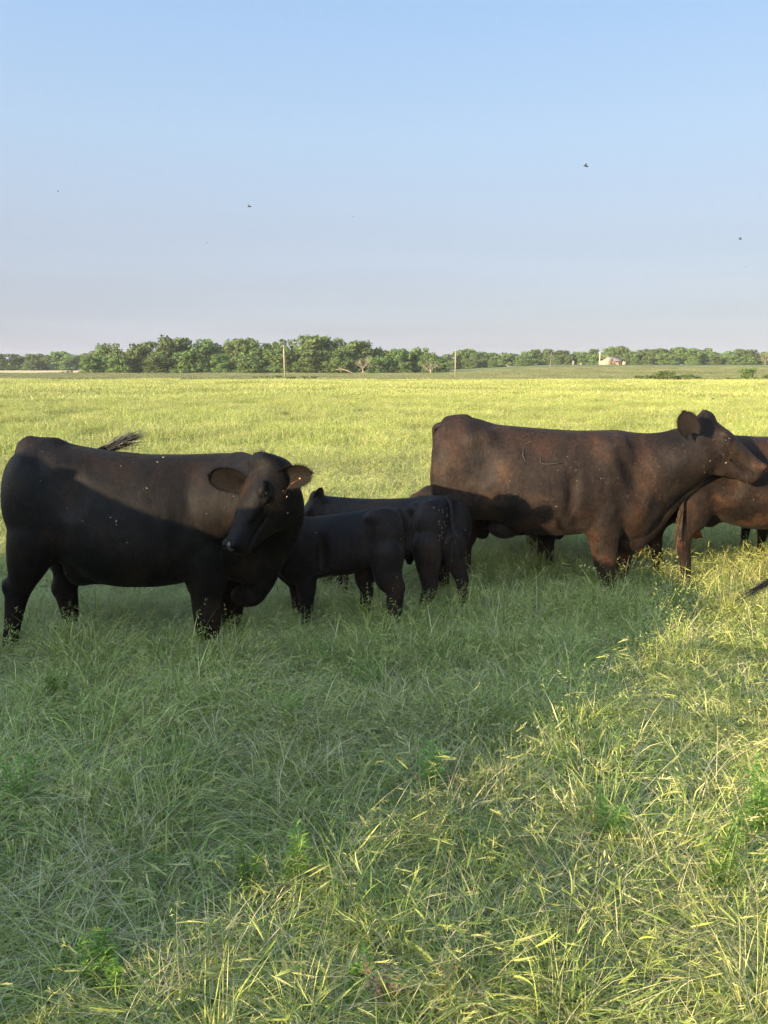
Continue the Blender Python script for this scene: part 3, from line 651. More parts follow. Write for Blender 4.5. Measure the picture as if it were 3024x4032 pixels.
# ---- coat
def coat_mat(name, dark, mid, warm, warm_amt, rough=.55, sheen=.01, hair=False):
    """short hair: dark, with browner sun-bleached places; a fine grain of hairs"""
    m, t, b = new_mat(name)
    tc = N(t, 'ShaderNodeTexCoord')
    mp = N(t, 'ShaderNodeMapping'); mp.inputs['Scale'].default_value = (1, 1, .7); t.links.new(tc.outputs['Object'], mp.inputs[0])
    n1 = N(t, 'ShaderNodeTexNoise', Scale=2.6, Detail=6.0, Roughness=.62, Distortion=.6); t.links.new(mp.outputs[0], n1.inputs['Vector'])
    r1 = ramp(t, [(.34, dark), (.52, mid), (.68, tuple(.5 * (a + b_) for a, b_ in zip(mid, warm)))], n1.outputs[0])
    # bleached, rusty belly, elbows and legs: places low on the animal
    sz = N(t, 'ShaderNodeSeparateXYZ'); t.links.new(tc.outputs['Object'], sz.inputs[0])
    lw = N(t, 'ShaderNodeMapRange'); t.links.new(sz.outputs['Z'], lw.inputs[0]); lw.inputs[1].default_value = .98; lw.inputs[2].default_value = .52; lw.inputs[3].default_value = 0; lw.inputs[4].default_value = 1
    n2 = N(t, 'ShaderNodeTexNoise', Scale=4.5, Detail=7.0, Roughness=.68); t.links.new(mp.outputs[0], n2.inputs['Vector'])
    q = N(t, 'ShaderNodeMapRange'); t.links.new(n2.outputs[0], q.inputs[0]); q.inputs[1].default_value = .50; q.inputs[2].default_value = .70
    a = N(t, 'ShaderNodeMath', operation='MULTIPLY'); t.links.new(lw.outputs[0], a.inputs[0]); t.links.new(q.outputs[0], a.inputs[1])
    a2 = N(t, 'ShaderNodeMath', operation='MULTIPLY', use_clamp=True); t.links.new(a.outputs[0], a2.inputs[0]); a2.inputs[1].default_value = warm_amt
    m1 = N(t, 'ShaderNodeMix', data_type='RGBA'); t.links.new(a2.outputs[0], m1.inputs[0]); t.links.new(r1.outputs[0], m1.inputs[6]); m1.inputs[7].default_value = (*warm, 1)
    # hair grain, combed back and down
    mg = N(t, 'ShaderNodeMapping'); mg.inputs['Scale'].default_value = (60, 60, 14); mg.inputs['Rotation'].default_value = (.15, .5, 0); t.links.new(tc.outputs['Object'], mg.inputs[0])
    ng = N(t, 'ShaderNodeTexNoise', Scale=1.6, Detail=6.0, Roughness=.75, Distortion=1.2); t.links.new(mg.outputs[0], ng.inputs['Vector'])
    gr = N(t, 'ShaderNodeMapRange'); t.links.new(ng.outputs[0], gr.inputs[0]); gr.inputs[1].default_value = .25; gr.inputs[2].default_value = .75; gr.inputs[3].default_value = .45; gr.inputs[4].default_value = 1.65
    fm = N(t, 'ShaderNodeVectorMath', operation='SCALE'); t.links.new(m1.outputs[2], fm.inputs[0]); t.links.new(gr.outputs[0], fm.inputs['Scale'])
    # ruffled, half-shed winter coat: wavy darker and lighter locks, most along the back
    nr = N(t, 'ShaderNodeTexNoise', Scale=15.0, Detail=5.0, Roughness=.7, Distortion=2.2); t.links.new(mp.outputs[0], nr.inputs['Vector'])
    rq = N(t, 'ShaderNodeMapRange'); t.links.new(nr.outputs[0], rq.inputs[0]); rq.inputs[1].default_value = .36; rq.inputs[2].default_value = .64; rq.inputs[3].default_value = .70; rq.inputs[4].default_value = 1.30
    fm0 = fm; fm = N(t, 'ShaderNodeVectorMath', operation='SCALE'); t.links.new(fm0.outputs[0], fm.inputs[0]); t.links.new(rq.outputs[0], fm.inputs['Scale'])
    # dust and dandruff
    nd = N(t, 'ShaderNodeTexNoise', Scale=9.0, Detail=9.0, Roughness=.8); t.links.new(mp.outputs[0], nd.inputs['Vector'])
    dd = N(t, 'ShaderNodeMapRange'); t.links.new(nd.outputs[0], dd.inputs[0]); dd.inputs[1].default_value = .58; dd.inputs[2].default_value = .82; dd.inputs[3].default_value = 0; dd.inputs[4].default_value = .12
    m3 = N(t, 'ShaderNodeMix', data_type='RGBA'); t.links.new(dd.outputs[0], m3.inputs[0]); t.links.new(fm.outputs[0], m3.inputs[6]); m3.inputs[7].default_value = (.06, .05, .042, 1)
    t.links.new(m3.outputs[2], b.inputs['Base Color'])
    if hair:     # every hair a little lighter or darker than its neighbours
        hi = N(t, 'ShaderNodeHairInfo'); hq = N(t, 'ShaderNodeMapRange'); t.links.new(hi.outputs['Random'], hq.inputs[0]); hq.inputs[3].default_value = .35; hq.inputs[4].default_value = 1.9
        hf = N(t, 'ShaderNodeVectorMath', operation='SCALE'); t.links.new(m3.outputs[2], hf.inputs[0]); t.links.new(hq.outputs[0], hf.inputs['Scale']); t.links.new(hf.outputs[0], b.inputs['Base Color'])
    b.inputs['Roughness'].default_value = .45 if hair else rough; b.inputs['Specular IOR Level'].default_value = .10 if hair else .08
    b.inputs['Sheen Weight'].default_value = sheen; b.inputs['Sheen Roughness'].default_value = .4
    nb = N(t, 'ShaderNodeTexNoise', Scale=7.0, Detail=4.0, Roughness=.6); t.links.new(mp.outputs[0], nb.inputs['Vector'])
    b1 = N(t, 'ShaderNodeBump', Strength=.55, Distance=.018); t.links.new(nb.outputs[0], b1.inputs['Height'])
    b2 = N(t, 'ShaderNodeBump', Strength=.55, Distance=.004); t.links.new(ng.outputs[0], b2.inputs['Height']); t.links.new(b1.outputs[0], b2.inputs['Normal'])
    t.links.new(b2.outputs[0], b.inputs['Normal'])
    return m
BLK = coat_mat('black_coat', (.0020, .0018, .0020), (.0064, .0048, .0040), (.024, .0125, .007), .4)
BRN = coat_mat('brown_black_coat', (.0058, .0045, .0043), (.0165, .0112, .0088), (.052, .024, .012), .6)
CALF = coat_mat('black_calf_coat', (.0050, .0042, .0045), (.0115, .0085, .0078), (.028, .016, .010), .5)
DRK = coat_mat('shade_dark_brown_coat', (.0055, .0042, .0038), (.0135, .0088, .0066), (.062, .029, .015), .9)  # base darkened to stand in for the big cow's head shadow
RED = coat_mat('red_coat', (.10, .028, .010), (.17, .05, .018), (.26, .09, .03), .8)
HAIRM = {BLK: coat_mat('black_hair', (.0020, .0018, .0020), (.0064, .0048, .0040), (.024, .0125, .007), .4, hair=True), BRN: coat_mat('brown_black_hair', (.0058, .0045, .0043), (.0165, .0112, .0088), (.052, .024, .012), .6, hair=True),
    CALF: coat_mat('calf_hair', (.0050, .0042, .0045), (.0115, .0085, .0078), (.028, .016, .010), .5, hair=True), DRK: coat_mat('shade_dark_brown_hair', (.0055, .0042, .0038), (.0135, .0088, .0066), (.062, .029, .015), .9, hair=True)}
def plain(name, c, rough=.5, spec=.4):
    m, t, b = new_mat(name)
    n = N(t, 'ShaderNodeTexNoise', Scale=40.0, Detail=4.0)
    tc = N(t, 'ShaderNodeTexCoord'); t.links.new(tc.outputs['Object'], n.inputs['Vector'])
    r = ramp(t, [(.3, tuple(x * .75 for x in c)), (.7, tuple(min(1, x * 1.2) for x in c))], n.outputs[0]); t.links.new(r.outputs[0], b.inputs['Base Color'])
    b.inputs['Roughness'].default_value = rough; b.inputs['Specular IOR Level'].default_value = spec
    return m
M_EYE = plain('eye', (.006, .004, .003), .12, .8)
M_NOSE = plain('wet_nose', (.012, .011, .013), .38, .45)
M_NOSEP = plain('pinkish_nose', (.075, .050, .040), .35, .5)
M_HOOF = plain('hoof', (.03, .024, .018), .5)
M_TAG = plain('orange_plastic', (.55, .16, .04), .4)
M_FLECK = plain('grass_seed', (.36, .30, .21), .8)
M_INNER = plain('inner_ear_hair', (.012, .0092, .0072), .9, .08)
M_INNERB = plain('inner_ear_hair_dark', (.012, .009, .008), .9, .15)
M_HAIR = plain('tail_hair', (.011, .009, .008), .4)
M_HAIRB = plain('rusty_tail_hair', (.05, .032, .018), .5)
M_LID = plain('eyelid_skin', (.006, .005, .005), .7, .1)
M_DUNG = plain('dung', (.055, .042, .022), .45)

def nrm(v): v = np.array(v, float); return v / np.linalg.norm(v)

HEAD = [(-.045, -.035, -.13, .055), (-.02, .002, -.17, .082), (.02, .010, -.20, .092), (.07, .004, -.225, .094), (.13, .0, -.235, .099), (.185, -.002, -.240, .100),
        (.24, -.010, -.225, .088), (.30, -.020, -.200, .071), (.36, -.032, -.180, .061), (.42, -.042, -.165, .057), (.465, -.046, -.160, .063), (.50, -.056, -.155, .061), (.522, -.075, -.140, .046), (.532, -.095, -.118, .025)]

def head(fld, O, d, n, sc, tab=HEAD, k=.03, eyes=True, jaw=1.0, wf=1.0):
    """O: the poll; d: poll to nose; n: outwards from the forehead"""
    d = nrm(d); n = np.array(n, float); n = nrm(n - d * n.dot(d)); l = np.cross(d, n)
    E = np.array([d, n, l]); T = [(a * sc, b * sc, (c if c > b - .01 else b + (c - b) * jaw) * sc, w * sc) for a, b, c, w in tab]
    fld.loft(O, E, T, n=2.6, egg=-.22, k=k)                  # broad above, narrow jaw below
    at = lambda s, v, w: np.array(O) + (d * s + n * v + l * w * wf) * sc
    for sg in (-1, 1):
        fld.ell(at(.172, -.044, .088 * sg), (.046 * sc, .024 * sc, .026 * sc), np.array([nrm(d - .25 * n), nrm(n + .25 * d), l]), k=.02)      # brow over the eye
        fld.ell(at(.195, -.088, .092 * sg), (.040 * sc, .015 * sc, .015 * sc), E, k=.016)     # lower lid
        fld.ell(at(.185, -.069, .114 * sg), (.024 * sc, .009 * sc, .014 * sc), E, k=.008, sub=True)
        fld.ell(at(.115, -.175, .060 * sg), (.075 * sc, .065 * sc, .042 * sc), E, k=.03)      # cheek
        fld.ell(at(.27, -.075, .062 * sg), (.080 * sc, .018 * sc, .018 * sc), E, k=.03)       # facial crest
        fld.ell(at(.355, -.150, .052 * sg), (.095 * sc, .0065 * sc, .020 * sc), np.array([nrm(d + .10 * n), n, l]), k=.010, sub=True)  # mouth line
        fld.ell(at(.440, -.150, .052 * sg), (.060 * sc, .007 * sc, .022 * sc), np.array([nrm(d - .15 * n), n, l]), k=.010, sub=True)
        fld.ell(at(.497, -.070, .040 * sg), (.030 * sc, .026 * sc, .024 * sc), E, k=.015)     # nostril wing
        fld.ell(at(.520, -.080, .040 * sg), (.016 * sc, .015 * sc, .012 * sc), np.array([nrm(d + .4 * l * sg), nrm(n + .5 * d), l]), k=.006, sub=True)
    fld.ell(at(.47, -.160, 0), (.045 * sc, .020 * sc, .045 * sc), E, k=.02)                   # chin
    fld.ell(at(.005, .004, 0), (.045 * sc, .026 * sc, .060 * sc * wf), E, k=.05)                  # poll
    return at, E

def ico(c, r, rot=None, seg=10, ring=7):
    mb = MB(); V = []; c = np.array(c); r = np.array(r) if not np.isscalar(r) else np.array([r] * 3); Rm = np.eye(3) if rot is None else np.array(rot)
    for i in range(ring + 1):
        ph = math.pi * i / ring
        for j in range(seg):
            th = 2 * math.pi * j / seg; p = np.array([math.sin(ph) * math.cos(th), math.sin(ph) * math.sin(th), math.cos(ph)]) * r
            V.append(c + Rm.T @ p)
    f = [[i * seg + j, (i + 1) * seg + j, (i + 1) * seg + (j + 1) % seg, i * seg + (j + 1) % seg] for i in range(ring) for j in range(seg)]
    return V, f

def eyes_nose(root, org, at, E, sc, nose_mat, only=None, wf=1.0):
    for sg in (-1, 1):
        if only is not None and sg != only: continue
        V, f = ico(at(.185, -.069, .092 * sg), (.017 * sc, .011 * sc, .0145 * sc), E)
        link('eye', mesh_np('eye', np.array(V) - org, f, [M_EYE], True), root)
        # eyelashes / lid fold
        mb = MB(); P = [at(.185 + .027 * math.cos(a), -.066 + .012 * math.sin(a), (.106 - .004 * abs(math.cos(a))) * sg) for a in np.linspace(0, math.pi, 7)]
        mb.tube(P, .0026 * sc, 5); link('eyelid', mb.mesh('eyelid', [M_LID], True, org), root)
    V, f = ico(at(.500, -.088, 0), (.034 * sc, .036 * sc, .046 * sc * wf), E, 16, 10)
    V = np.array(V); me = mesh_np('muzzle', V - org, f, [nose_mat], True); link('muzzle', me, root)
    for sg in (-1, 1):
        V, f = ico(at(.524, -.080, .036 * sg), (.014 * sc, .016 * sc, .013 * sc), np.array([nrm(E[0] + .5 * E[2] * sg), nrm(E[1] + .4 * E[0]), E[2]]), 10, 6)
        link('nostril', mesh_np('nostril', np.array(V) - org, f, [M_LID], True), root)

def ear(root, org, base, tip, face, width, mat, inner, fuzz=1.0, seed=1, drop=0.0):
    """a cupped leaf-shaped ear from base to tip that opens towards face, with hair along its rim"""
    base = np.array(base, float); tip = np.array(tip, float); L = np.linalg.norm(tip - base); a = (tip - base) / L
    f = np.array(face, float); f = nrm(f - a * f.dot(a)); w = np.cross(a, f)
    nu, nv = 15, 13; V = []
    for side in (0, 1):
        for i in range(nu):
            u = i / (nu - 1); wd = width * .5 * (.80 + .20 * min(1, u / .3)) * (.66 + .34 * math.sin(math.pi * min(1, .08 + u * .75))) * math.sqrt(max(0, 1 - u ** 4.5)) + .001
            for j in range(nv):
                v = -1 + 2 * j / (nv - 1); cup = width * (.42 - .36 * u)
                p = base + a * (L * u) + w * (wd * v) - f * (cup * (1 - v * v)) + f * cup * .3 - f * (.02 * u * u)
                p = p + np.array([0, 0, -drop * u * u])
                if side: p = p - f * (.010 * (1 - abs(v) ** 3) * (1 - .6 * u))
                V.append(p)
    q = lambda s, i, j: s * nu * nv + i * nv + j
    Fo = [[q(0, i, j), q(0, i + 1, j), q(0, i + 1, j + 1), q(0, i, j + 1)] for i in range(nu - 1) for j in range(nv - 1)]
    Fi = [[q(1, i, j), q(1, i, j + 1), q(1, i + 1, j + 1), q(1, i + 1, j)] for i in range(nu - 1) for j in range(nv - 1)]
    Fe = [[q(0, i, 0), q(1, i, 0), q(1, i + 1, 0), q(0, i + 1, 0)] for i in range(nu - 1)] + [[q(0, i, nv - 1), q(0, i + 1, nv - 1), q(1, i + 1, nv - 1), q(1, i, nv - 1)] for i in range(nu - 1)] \
        + [[q(0, nu - 1, j), q(1, nu - 1, j), q(1, nu - 1, j + 1), q(0, nu - 1, j + 1)] for j in range(nv - 1)]
    F_ = Fo + Fi + Fe; mi = [1] * len(Fo) + [0] * (len(Fi) + len(Fe))
    e = link('ear', mesh_np('ear', np.array(V) - org, F_, [mat, inner], True, mi=mi), root)
    r = np.random.RandomState(seed); mb = MB()
    for k in range(int(420 * fuzz)):
        u = r.rand() ** .7; sd = r.choice([-1, 1]) * (1 - .25 * abs(r.randn()) * (r.rand() < .5)) if u < .90 and r.rand() < .6 else r.uniform(-1, 1); sd = max(-1, min(1, sd))
        i = u * (nu - 1) * .999; i0 = int(i); fi_ = i - i0; jf = (sd + 1) / 2 * (nv - 1) * .999; j0 = int(jf); fj = jf - j0; g_ = lambda a_, b_: np.array(V[q(0, a_, b_)])
        p = (g_(i0, j0) * (1 - fj) + g_(i0, j0 + 1) * fj) * (1 - fi_) + (g_(i0 + 1, j0) * (1 - fj) + g_(i0 + 1, j0 + 1) * fj) * fi_; out = nrm(w * (sd * (1 - u * .5)) + a * (.35 + u * .6) + r.randn(3) * .35)
        ln = r.uniform(.005, .016) * (.6 + .6 * width / .1)
        sv = nrm(np.cross(out, r.randn(3))) * .00045
        mb.ribbon([p, p + out * ln * .6, p + out * ln + r.randn(3) * .004], [sv, sv * .8, sv * .2])
    hair = link('ear_hair', mb.mesh('ear_hair', [inner], False, org), e); hair['kind'] = 'stuff'
    return e

def tuft_hair(root, org, pts, dirs, ln, wid, mat, name='hair_tuft', seed=1, curl=.3, segs=4):
    r = np.random.RandomState(seed); mb = MB()
    for p, d in zip(pts, dirs):
        p = np.array(p, float); d = nrm(np.array(d) + r.randn(3) * .25); l = ln * r.uniform(.6, 1.2); P = [p]
        for s in range(segs):
            d = nrm(d + r.randn(3) * curl * .4 + np.array([0, 0, -.06])); P.append(P[-1] + d * l / segs)
        sv = nrm(np.cross(d, r.randn(3))) * wid
        mb.ribbon(P, [sv * (1 - .8 * i / segs) for i in range(segs + 1)])
    o = link(name, mb.mesh(name, [mat], False, org), root); o['kind'] = 'stuff'; return o

def tail(root, org, path, rad, mat, hair_from, hair_dirs, n, ln, hmat, seed=3, spread=.02, wid=.0011, curl=.25):
    mb = MB(); P = []
    path = np.array(path, float); tt = np.linspace(0, 1, len(path)); ts = np.linspace(0, 1, 22)
    pp = np.stack([pchip(tt, path[:, i], ts) for i in range(3)], -1); rd = np.interp(ts, [0, 1], rad)
    mb.tube(pp, list(rd), 8); tl = link('tail', mb.mesh('tail', [mat], True, org), root)
    r = np.random.RandomState(seed); mb = MB(); hd = [nrm(h) for h in hair_dirs]
    for k in range(n):
        i = r.randint(int(hair_from * 21), 22); p = pp[i] + r.randn(3) * rd[i] * .5
        l = ln * r.uniform(.45, 1.15); Q = [p]; off = r.randn(3) * spread * 8; S = 9
        for s in range(S):
            h = hd[min(int(s / S * len(hd)), len(hd) - 1)]; d = nrm(h + off * (.4 + s / S) + r.randn(3) * curl * .25); Q.append(Q[-1] + d * l / S)
        sv = nrm(np.cross(d, r.randn(3))) * wid
        mb.ribbon(Q, [sv * (1 - .75 * i / S) for i in range(S + 1)])
    h = link('tail_switch', mb.mesh('tail_switch', [hmat], False, org), tl); h['kind'] = 'stuff'
    return tl

def flecks(root, org, P, n, box, size=.006, seed=4, mat=None, name='seed_fleck'):
    """seeds and bits of straw caught in the coat, on the side towards the camera"""
    r = np.random.RandomState(seed); lo, hi = np.array(box[0]), np.array(box[1])
    ok = np.all((P > lo) & (P < hi), 1); C = P[ok]
    # front-most points of each small cell
    key = np.round(C[:, [0, 2]] / .02).astype(int); order = np.lexsort((C[:, 1], key[:, 1], key[:, 0])); C = C[order]; key = key[order]
    first = np.concatenate([[True], np.any(np.diff(key, axis=0) != 0, 1)]); C = C[first]
    mb = MB()
    wt = np.exp(2.4 * snoise2(C[:, 0] * 5 + seed, C[:, 2] * 6, 90 + seed)); wt /= wt.sum()
    for i in r.choice(len(C), min(n, len(C)), replace=False, p=wt):
        c = C[i] + np.array([0, -.003, .001]); s = size * r.uniform(.5, 1.5) * (1.7 if r.rand() < .12 else 1); a = r.randn() * .8
        dx = np.array([math.cos(a), 0, math.sin(a)]) * s; dz = np.array([-math.sin(a), 0, math.cos(a)]) * s * .30
        mb.add([c - dx, c - dz, c + dx, c + dz, c + np.array([0, -.003, 0])], None, [[0, 1, 4], [1, 2, 4], [2, 3, 4], [3, 0, 4]])
    o = link(name, mb.mesh(name, [mat or M_FLECK], False, org), root); o['kind'] = 'stuff'

def hooves(root, org, feet, r=.05):
    for p in feet:
        mb = MB()
        for sg in (-1, 1):
            mb.tube([(p[0] + .006, p[1] + sg * r * .42, 0.0), (p[0] + .004, p[1] + sg * r * .40, .035), (p[0], p[1] + sg * r * .36, .065)], [r * .62, r * .54, r * .42], 9)
        link('hoof', mb.mesh('hoof', [M_HOOF], True, org), root)
# ---------------------------------------------------------------- the near black cow on the left, looking round at the camera
def px_chain(fld, Y, pts, k=.03, sy=1.0, zmin=None):
    """pts: (px, py, half width in px[, extra depth])"""
    out = []
    for p in pts:
        y = Y + (p[3] if len(p) > 3 else 0); out.append((PX(p[0], p[1], y), p[2] / ppm(y, p[1])))
    fld.chain(out, k, sy); return out

def px_torso(Yf, tab):
    """rows px, top py, bottom py, half width (m) -> local x, top z, bottom z, half width; Yf: depth of the midline"""
    rows = []
    for px, t, b, w in tab:
        y = Yf(px); a = PX(px, t, y); c = PX(px, b, y - w * .55); rows.append((a[0], a[2], c[2], w))
    return rows

def cow_left():
    Y0 = 4.74; org = np.array([-1.55, Y0, 0.0])
    root = empty('cow', org, 'black cow turning its head towards the camera, orange tag in its ear, tail flicked up', 'cow')
    f = Field((-2.42, 3.95, -.02), (-.38, 5.25, 1.5), .0085)
    tab = [(28, 1905, 1960, .05), (38, 1838, 2040, .14), (58, 1796, 2110, .205), (90, 1768, 2160, .245), (130, 1742, 2190, .262), (210, 1736, 2205, .275), (300, 1755, 2262, .31), (400, 1772, 2318, .36), (500, 1783, 2333, .385), (600, 1791, 2332, .385),
           (700, 1791, 2318, .355), (780, 1789, 2300, .315), (860, 1787, 2296, .285), (930, 1790, 2310, .25), (990, 1806, 2330, .21), (1040, 1840, 2330, .17), (1080, 1920, 2270, .12), (1100, 2010, 2180, .06)]
    rows = px_torso(lambda p: Y0, tab)
    f.loft((0, Y0, 0), [(1, 0, 0), (0, 0, 1), (0, 1, 0)], rows, n=2.25, egg=.16, k=.05)
    # hip bones, pin bones, tail head, loin
    for s_ in (-1, 1):
        f.ell(PX(255, 1850, Y0 + .15 * s_), (.11, .06, .05), k=.09)
        f.ell(PX(95, 1840, Y0 + .13 * s_), (.07, .055, .08), k=.06)
    f.cone(PX(210, 1760, Y0), PX(120, 1752, Y0), .05, .045, .06); f.cone(PX(120, 1752, Y0), PX(100, 1765, Y0 + .01), .045, .040, .04); f.cone(PX(100, 1765, Y0), PX(96, 1800, Y0 + .02), .038, .035, .04)
    # shoulder blade, point of shoulder, elbow
    f.ell(PX(800, 2030, Y0 - .17), (.14, .10, .26), [nrm((1, 0, -.25)), (0, 1, 0), nrm((.25, 0, 1))], k=.05)
    f.ell(PX(890, 2120, Y0 - .19), (.12, .09, .14), k=.08)
    f.ell(PX(745, 2225, Y0 - .24), (.075, .06, .075), k=.05)
    # soft hollows: flank, behind the shoulder, behind the elbow
    f.ell(PX(268, 1905, Y0 - .33), (.085, .055, .18), k=.07, sub=True)
    f.ell(PX(686, 2080, Y0 - .42), (.030, .07, .22), k=.06, sub=True)
    f.ell(PX(700, 2270, Y0 - .37), (.05, .05, .07), k=.05, sub=True)
    # thigh and near hind leg
    f.ell(PX(130, 2010, Y0 - .175), (.155, .12, .30), [nrm((1, 0, .12)), (0, 1, 0), nrm((-.12, 0, 1))], k=.05)
    f.ell(PX(170, 2120, Y0 - .18), (.13, .09, .17), k=.07)
    H1 = px_chain(f, Y0 - .20, [(128, 2130, 88), (110, 2210, 68), (95, 2265, 57), (74, 2315, 48), (62, 2370, 40), (54, 2430, 33), (44, 2500, 29), (40, 2570, 29), (44, 2628, 31)], .04, .72)
    f.ell(PX(28, 2308, Y0 - .20), (.030, .035, .05), k=.03)             # point of hock
    H2 = px_chain(f, Y0 + .20, [(235, 2120, 70), (262, 2200, 60), (266, 2260, 52), (257, 2310, 46), (268, 2370, 38), (278, 2430, 31), (292, 2500, 26), (296, 2550, 26), (300, 2590, 27)], .04, .72)
    f.ell(PX(222, 2318, Y0 + .20), (.028, .035, .045), k=.03)
    # udder and flank fold
    f.ell(PX(330, 2250, Y0 - .16), (.12, .06, .08), k=.06)
    f.ell(PX(335, 2265, Y0), (.10, .12, .06), k=.05)
    # front legs
    H3 = px_chain(f, Y0 - .19, [(815, 2190, 88), (812, 2260, 74), (812, 2330, 60), (814, 2390, 55), (817, 2440, 50), (818, 2475, 45), (818, 2520, 35), (817, 2570, 31), (820, 2620, 33)], .04, .75)
    H4 = px_chain(f, Y0 + .17, [(905, 2270, 58), (910, 2350, 46), (913, 2400, 41), (911, 2440, 35), (905, 2490, 27), (905, 2540, 26), (908, 2585, 28)], .04, .75)
    # neck swings towards the camera, dewlap and brisket
    f.chain([(PX(900, 1990, Y0 - .02), .265), (PX(985, 1985, Y0 - .16), .22), (PX(1045, 1985, Y0 - .30), .172), (PX(1080, 1975, Y0 - .36), .138)], .08)
    f.cone(PX(950, 1825, Y0 - .05), PX(1035, 1850, Y0 - .32), .055, .06, .07)
    f.chain([(PX(1095, 2050, Y0 - .33), .105), (PX(1082, 2160, Y0 - .22), .080), (PX(1056, 2250, Y0 - .12), .068), (PX(1010, 2322, Y0 - .04), .070), (PX(968, 2345, Y0), .060)], .07, .7)
    f.cone(PX(990, 2345, Y0 - .03), PX(950, 2345, Y0), .062, .062, .06)
    # head
    O = PX(1022, 1808, 4.22); nose = PX(866, 2120, 4.00)
    dd = nose - O; sc = np.linalg.norm(dd) / .50
    n_ = np.array([-.80, -.60, .0])
    tabh = [(a, b, c * (1.48 if .05 < a < .28 else (1.3 if a <= .05 else 1.48 - (a - .28) * 1.1)), w * (1.34 - .25 * max(0, a) / .5)) for a, b, c, w in HEAD]
    at, E = head(f, O, dd, n_, sc, tabh, wf=1.34)
    f.cone(at(.03, -.13, 0), PX(1083, 1975, Y0 - .36), .10, .138, .06)
    f.cone(at(.13, -.16, .0), PX(1096, 2030, Y0 - .34), .10, .125, .06)
    body = link('body', f.mesh('body', BLK, org), root); fur(body, org, f.P, body.data, BLK, 190000, .018)
    eyes_nose(root, org, at, E, sc, M_NOSE, wf=1.12)
    # ears: left of picture, and right of picture with the tag
    ear(root, org, PX(966, 1908, 4.26), PX(820, 1860, 4.20), (-.1, -1, -.05), .140, BLK, M_INNER, 3.0, 11, .02)
    ear(root, org, PX(1096, 1888, 4.15), PX(1226, 1866, 4.12), (-.25, -1, -.15), .128, BLK, M_INNER, 3.0, 12)
    # ear tag on its stud
    a = PX(1181, 1885, 4.06); b = PX(1146, 1906, 4.03); c = PX(1119, 1943, 4.02)
    mb = MB(); P_ = [a, b, c]; wv = np.array([.10, -.98, .1]) * .012
    V = []
    for p, w_ in zip(P_, (.4, 1, 1.15)):
        for q in (-1, 1):
            for e_ in (-.0016, .0016): V.append(p + wv * w_ * q + np.array([.6, 0, .8]) * e_)
    mb.add(V, [[0, 2, 6, 4], [4, 6, 10, 8], [1, 5, 7, 3], [5, 9, 11, 7], [0, 4, 5, 1], [4, 8, 9, 5], [2, 3, 7, 6], [6, 7, 11, 10], [8, 10, 11, 9], [0, 1, 3, 2]])
    Vi, fi = ico(a, .006); mb.add(Vi, fi)
    link('ear_tag', mb.mesh('ear_tag', [M_TAG], False, org), root)
    # tuft on the poll
    r = np.random.RandomState(5); pts = []; dirs = []
    for i in range(170):
        w = r.uniform(-.062, .062); s_ = r.uniform(-.035, .05); pts.append(at(s_, .012 - .2 * w * w, w)); dirs.append((w * 4 * .5, -.1, 1.0))
    tuft_hair(root, org, pts, dirs, .035, .0009, M_HAIR, 'poll_tuft', 6)
    # tail thrown up over the back
    tail(root, org, [PX(92, 1758, Y0 + .02), PX(78, 1790, Y0 + .16), PX(150, 1830, Y0 + .30), PX(260, 1815, Y0 + .34), PX(350, 1790, Y0 + .26), PX(402, 1768, Y0 + .18)], (.026, .011), BLK, .86,
         [(1, -.1, .26), (1, -.1, .44), (1, 0, .34)], 520, .29, M_HAIR, spread=.016, wid=.0022, curl=.35)
    flecks(root, org, f.P, 22, ((-2.3, 3.9, .9), (-.5, 4.7, 1.4)), .0045, 8)
    flecks(root, org, f.P, 7, ((-2.3, 3.9, .45), (-.5, 4.7, .9)), .004, 9)
    hooves(root, org, [H1[-1][0], H2[-1][0], H3[-1][0], H4[-1][0]])
    return root
cow_left()

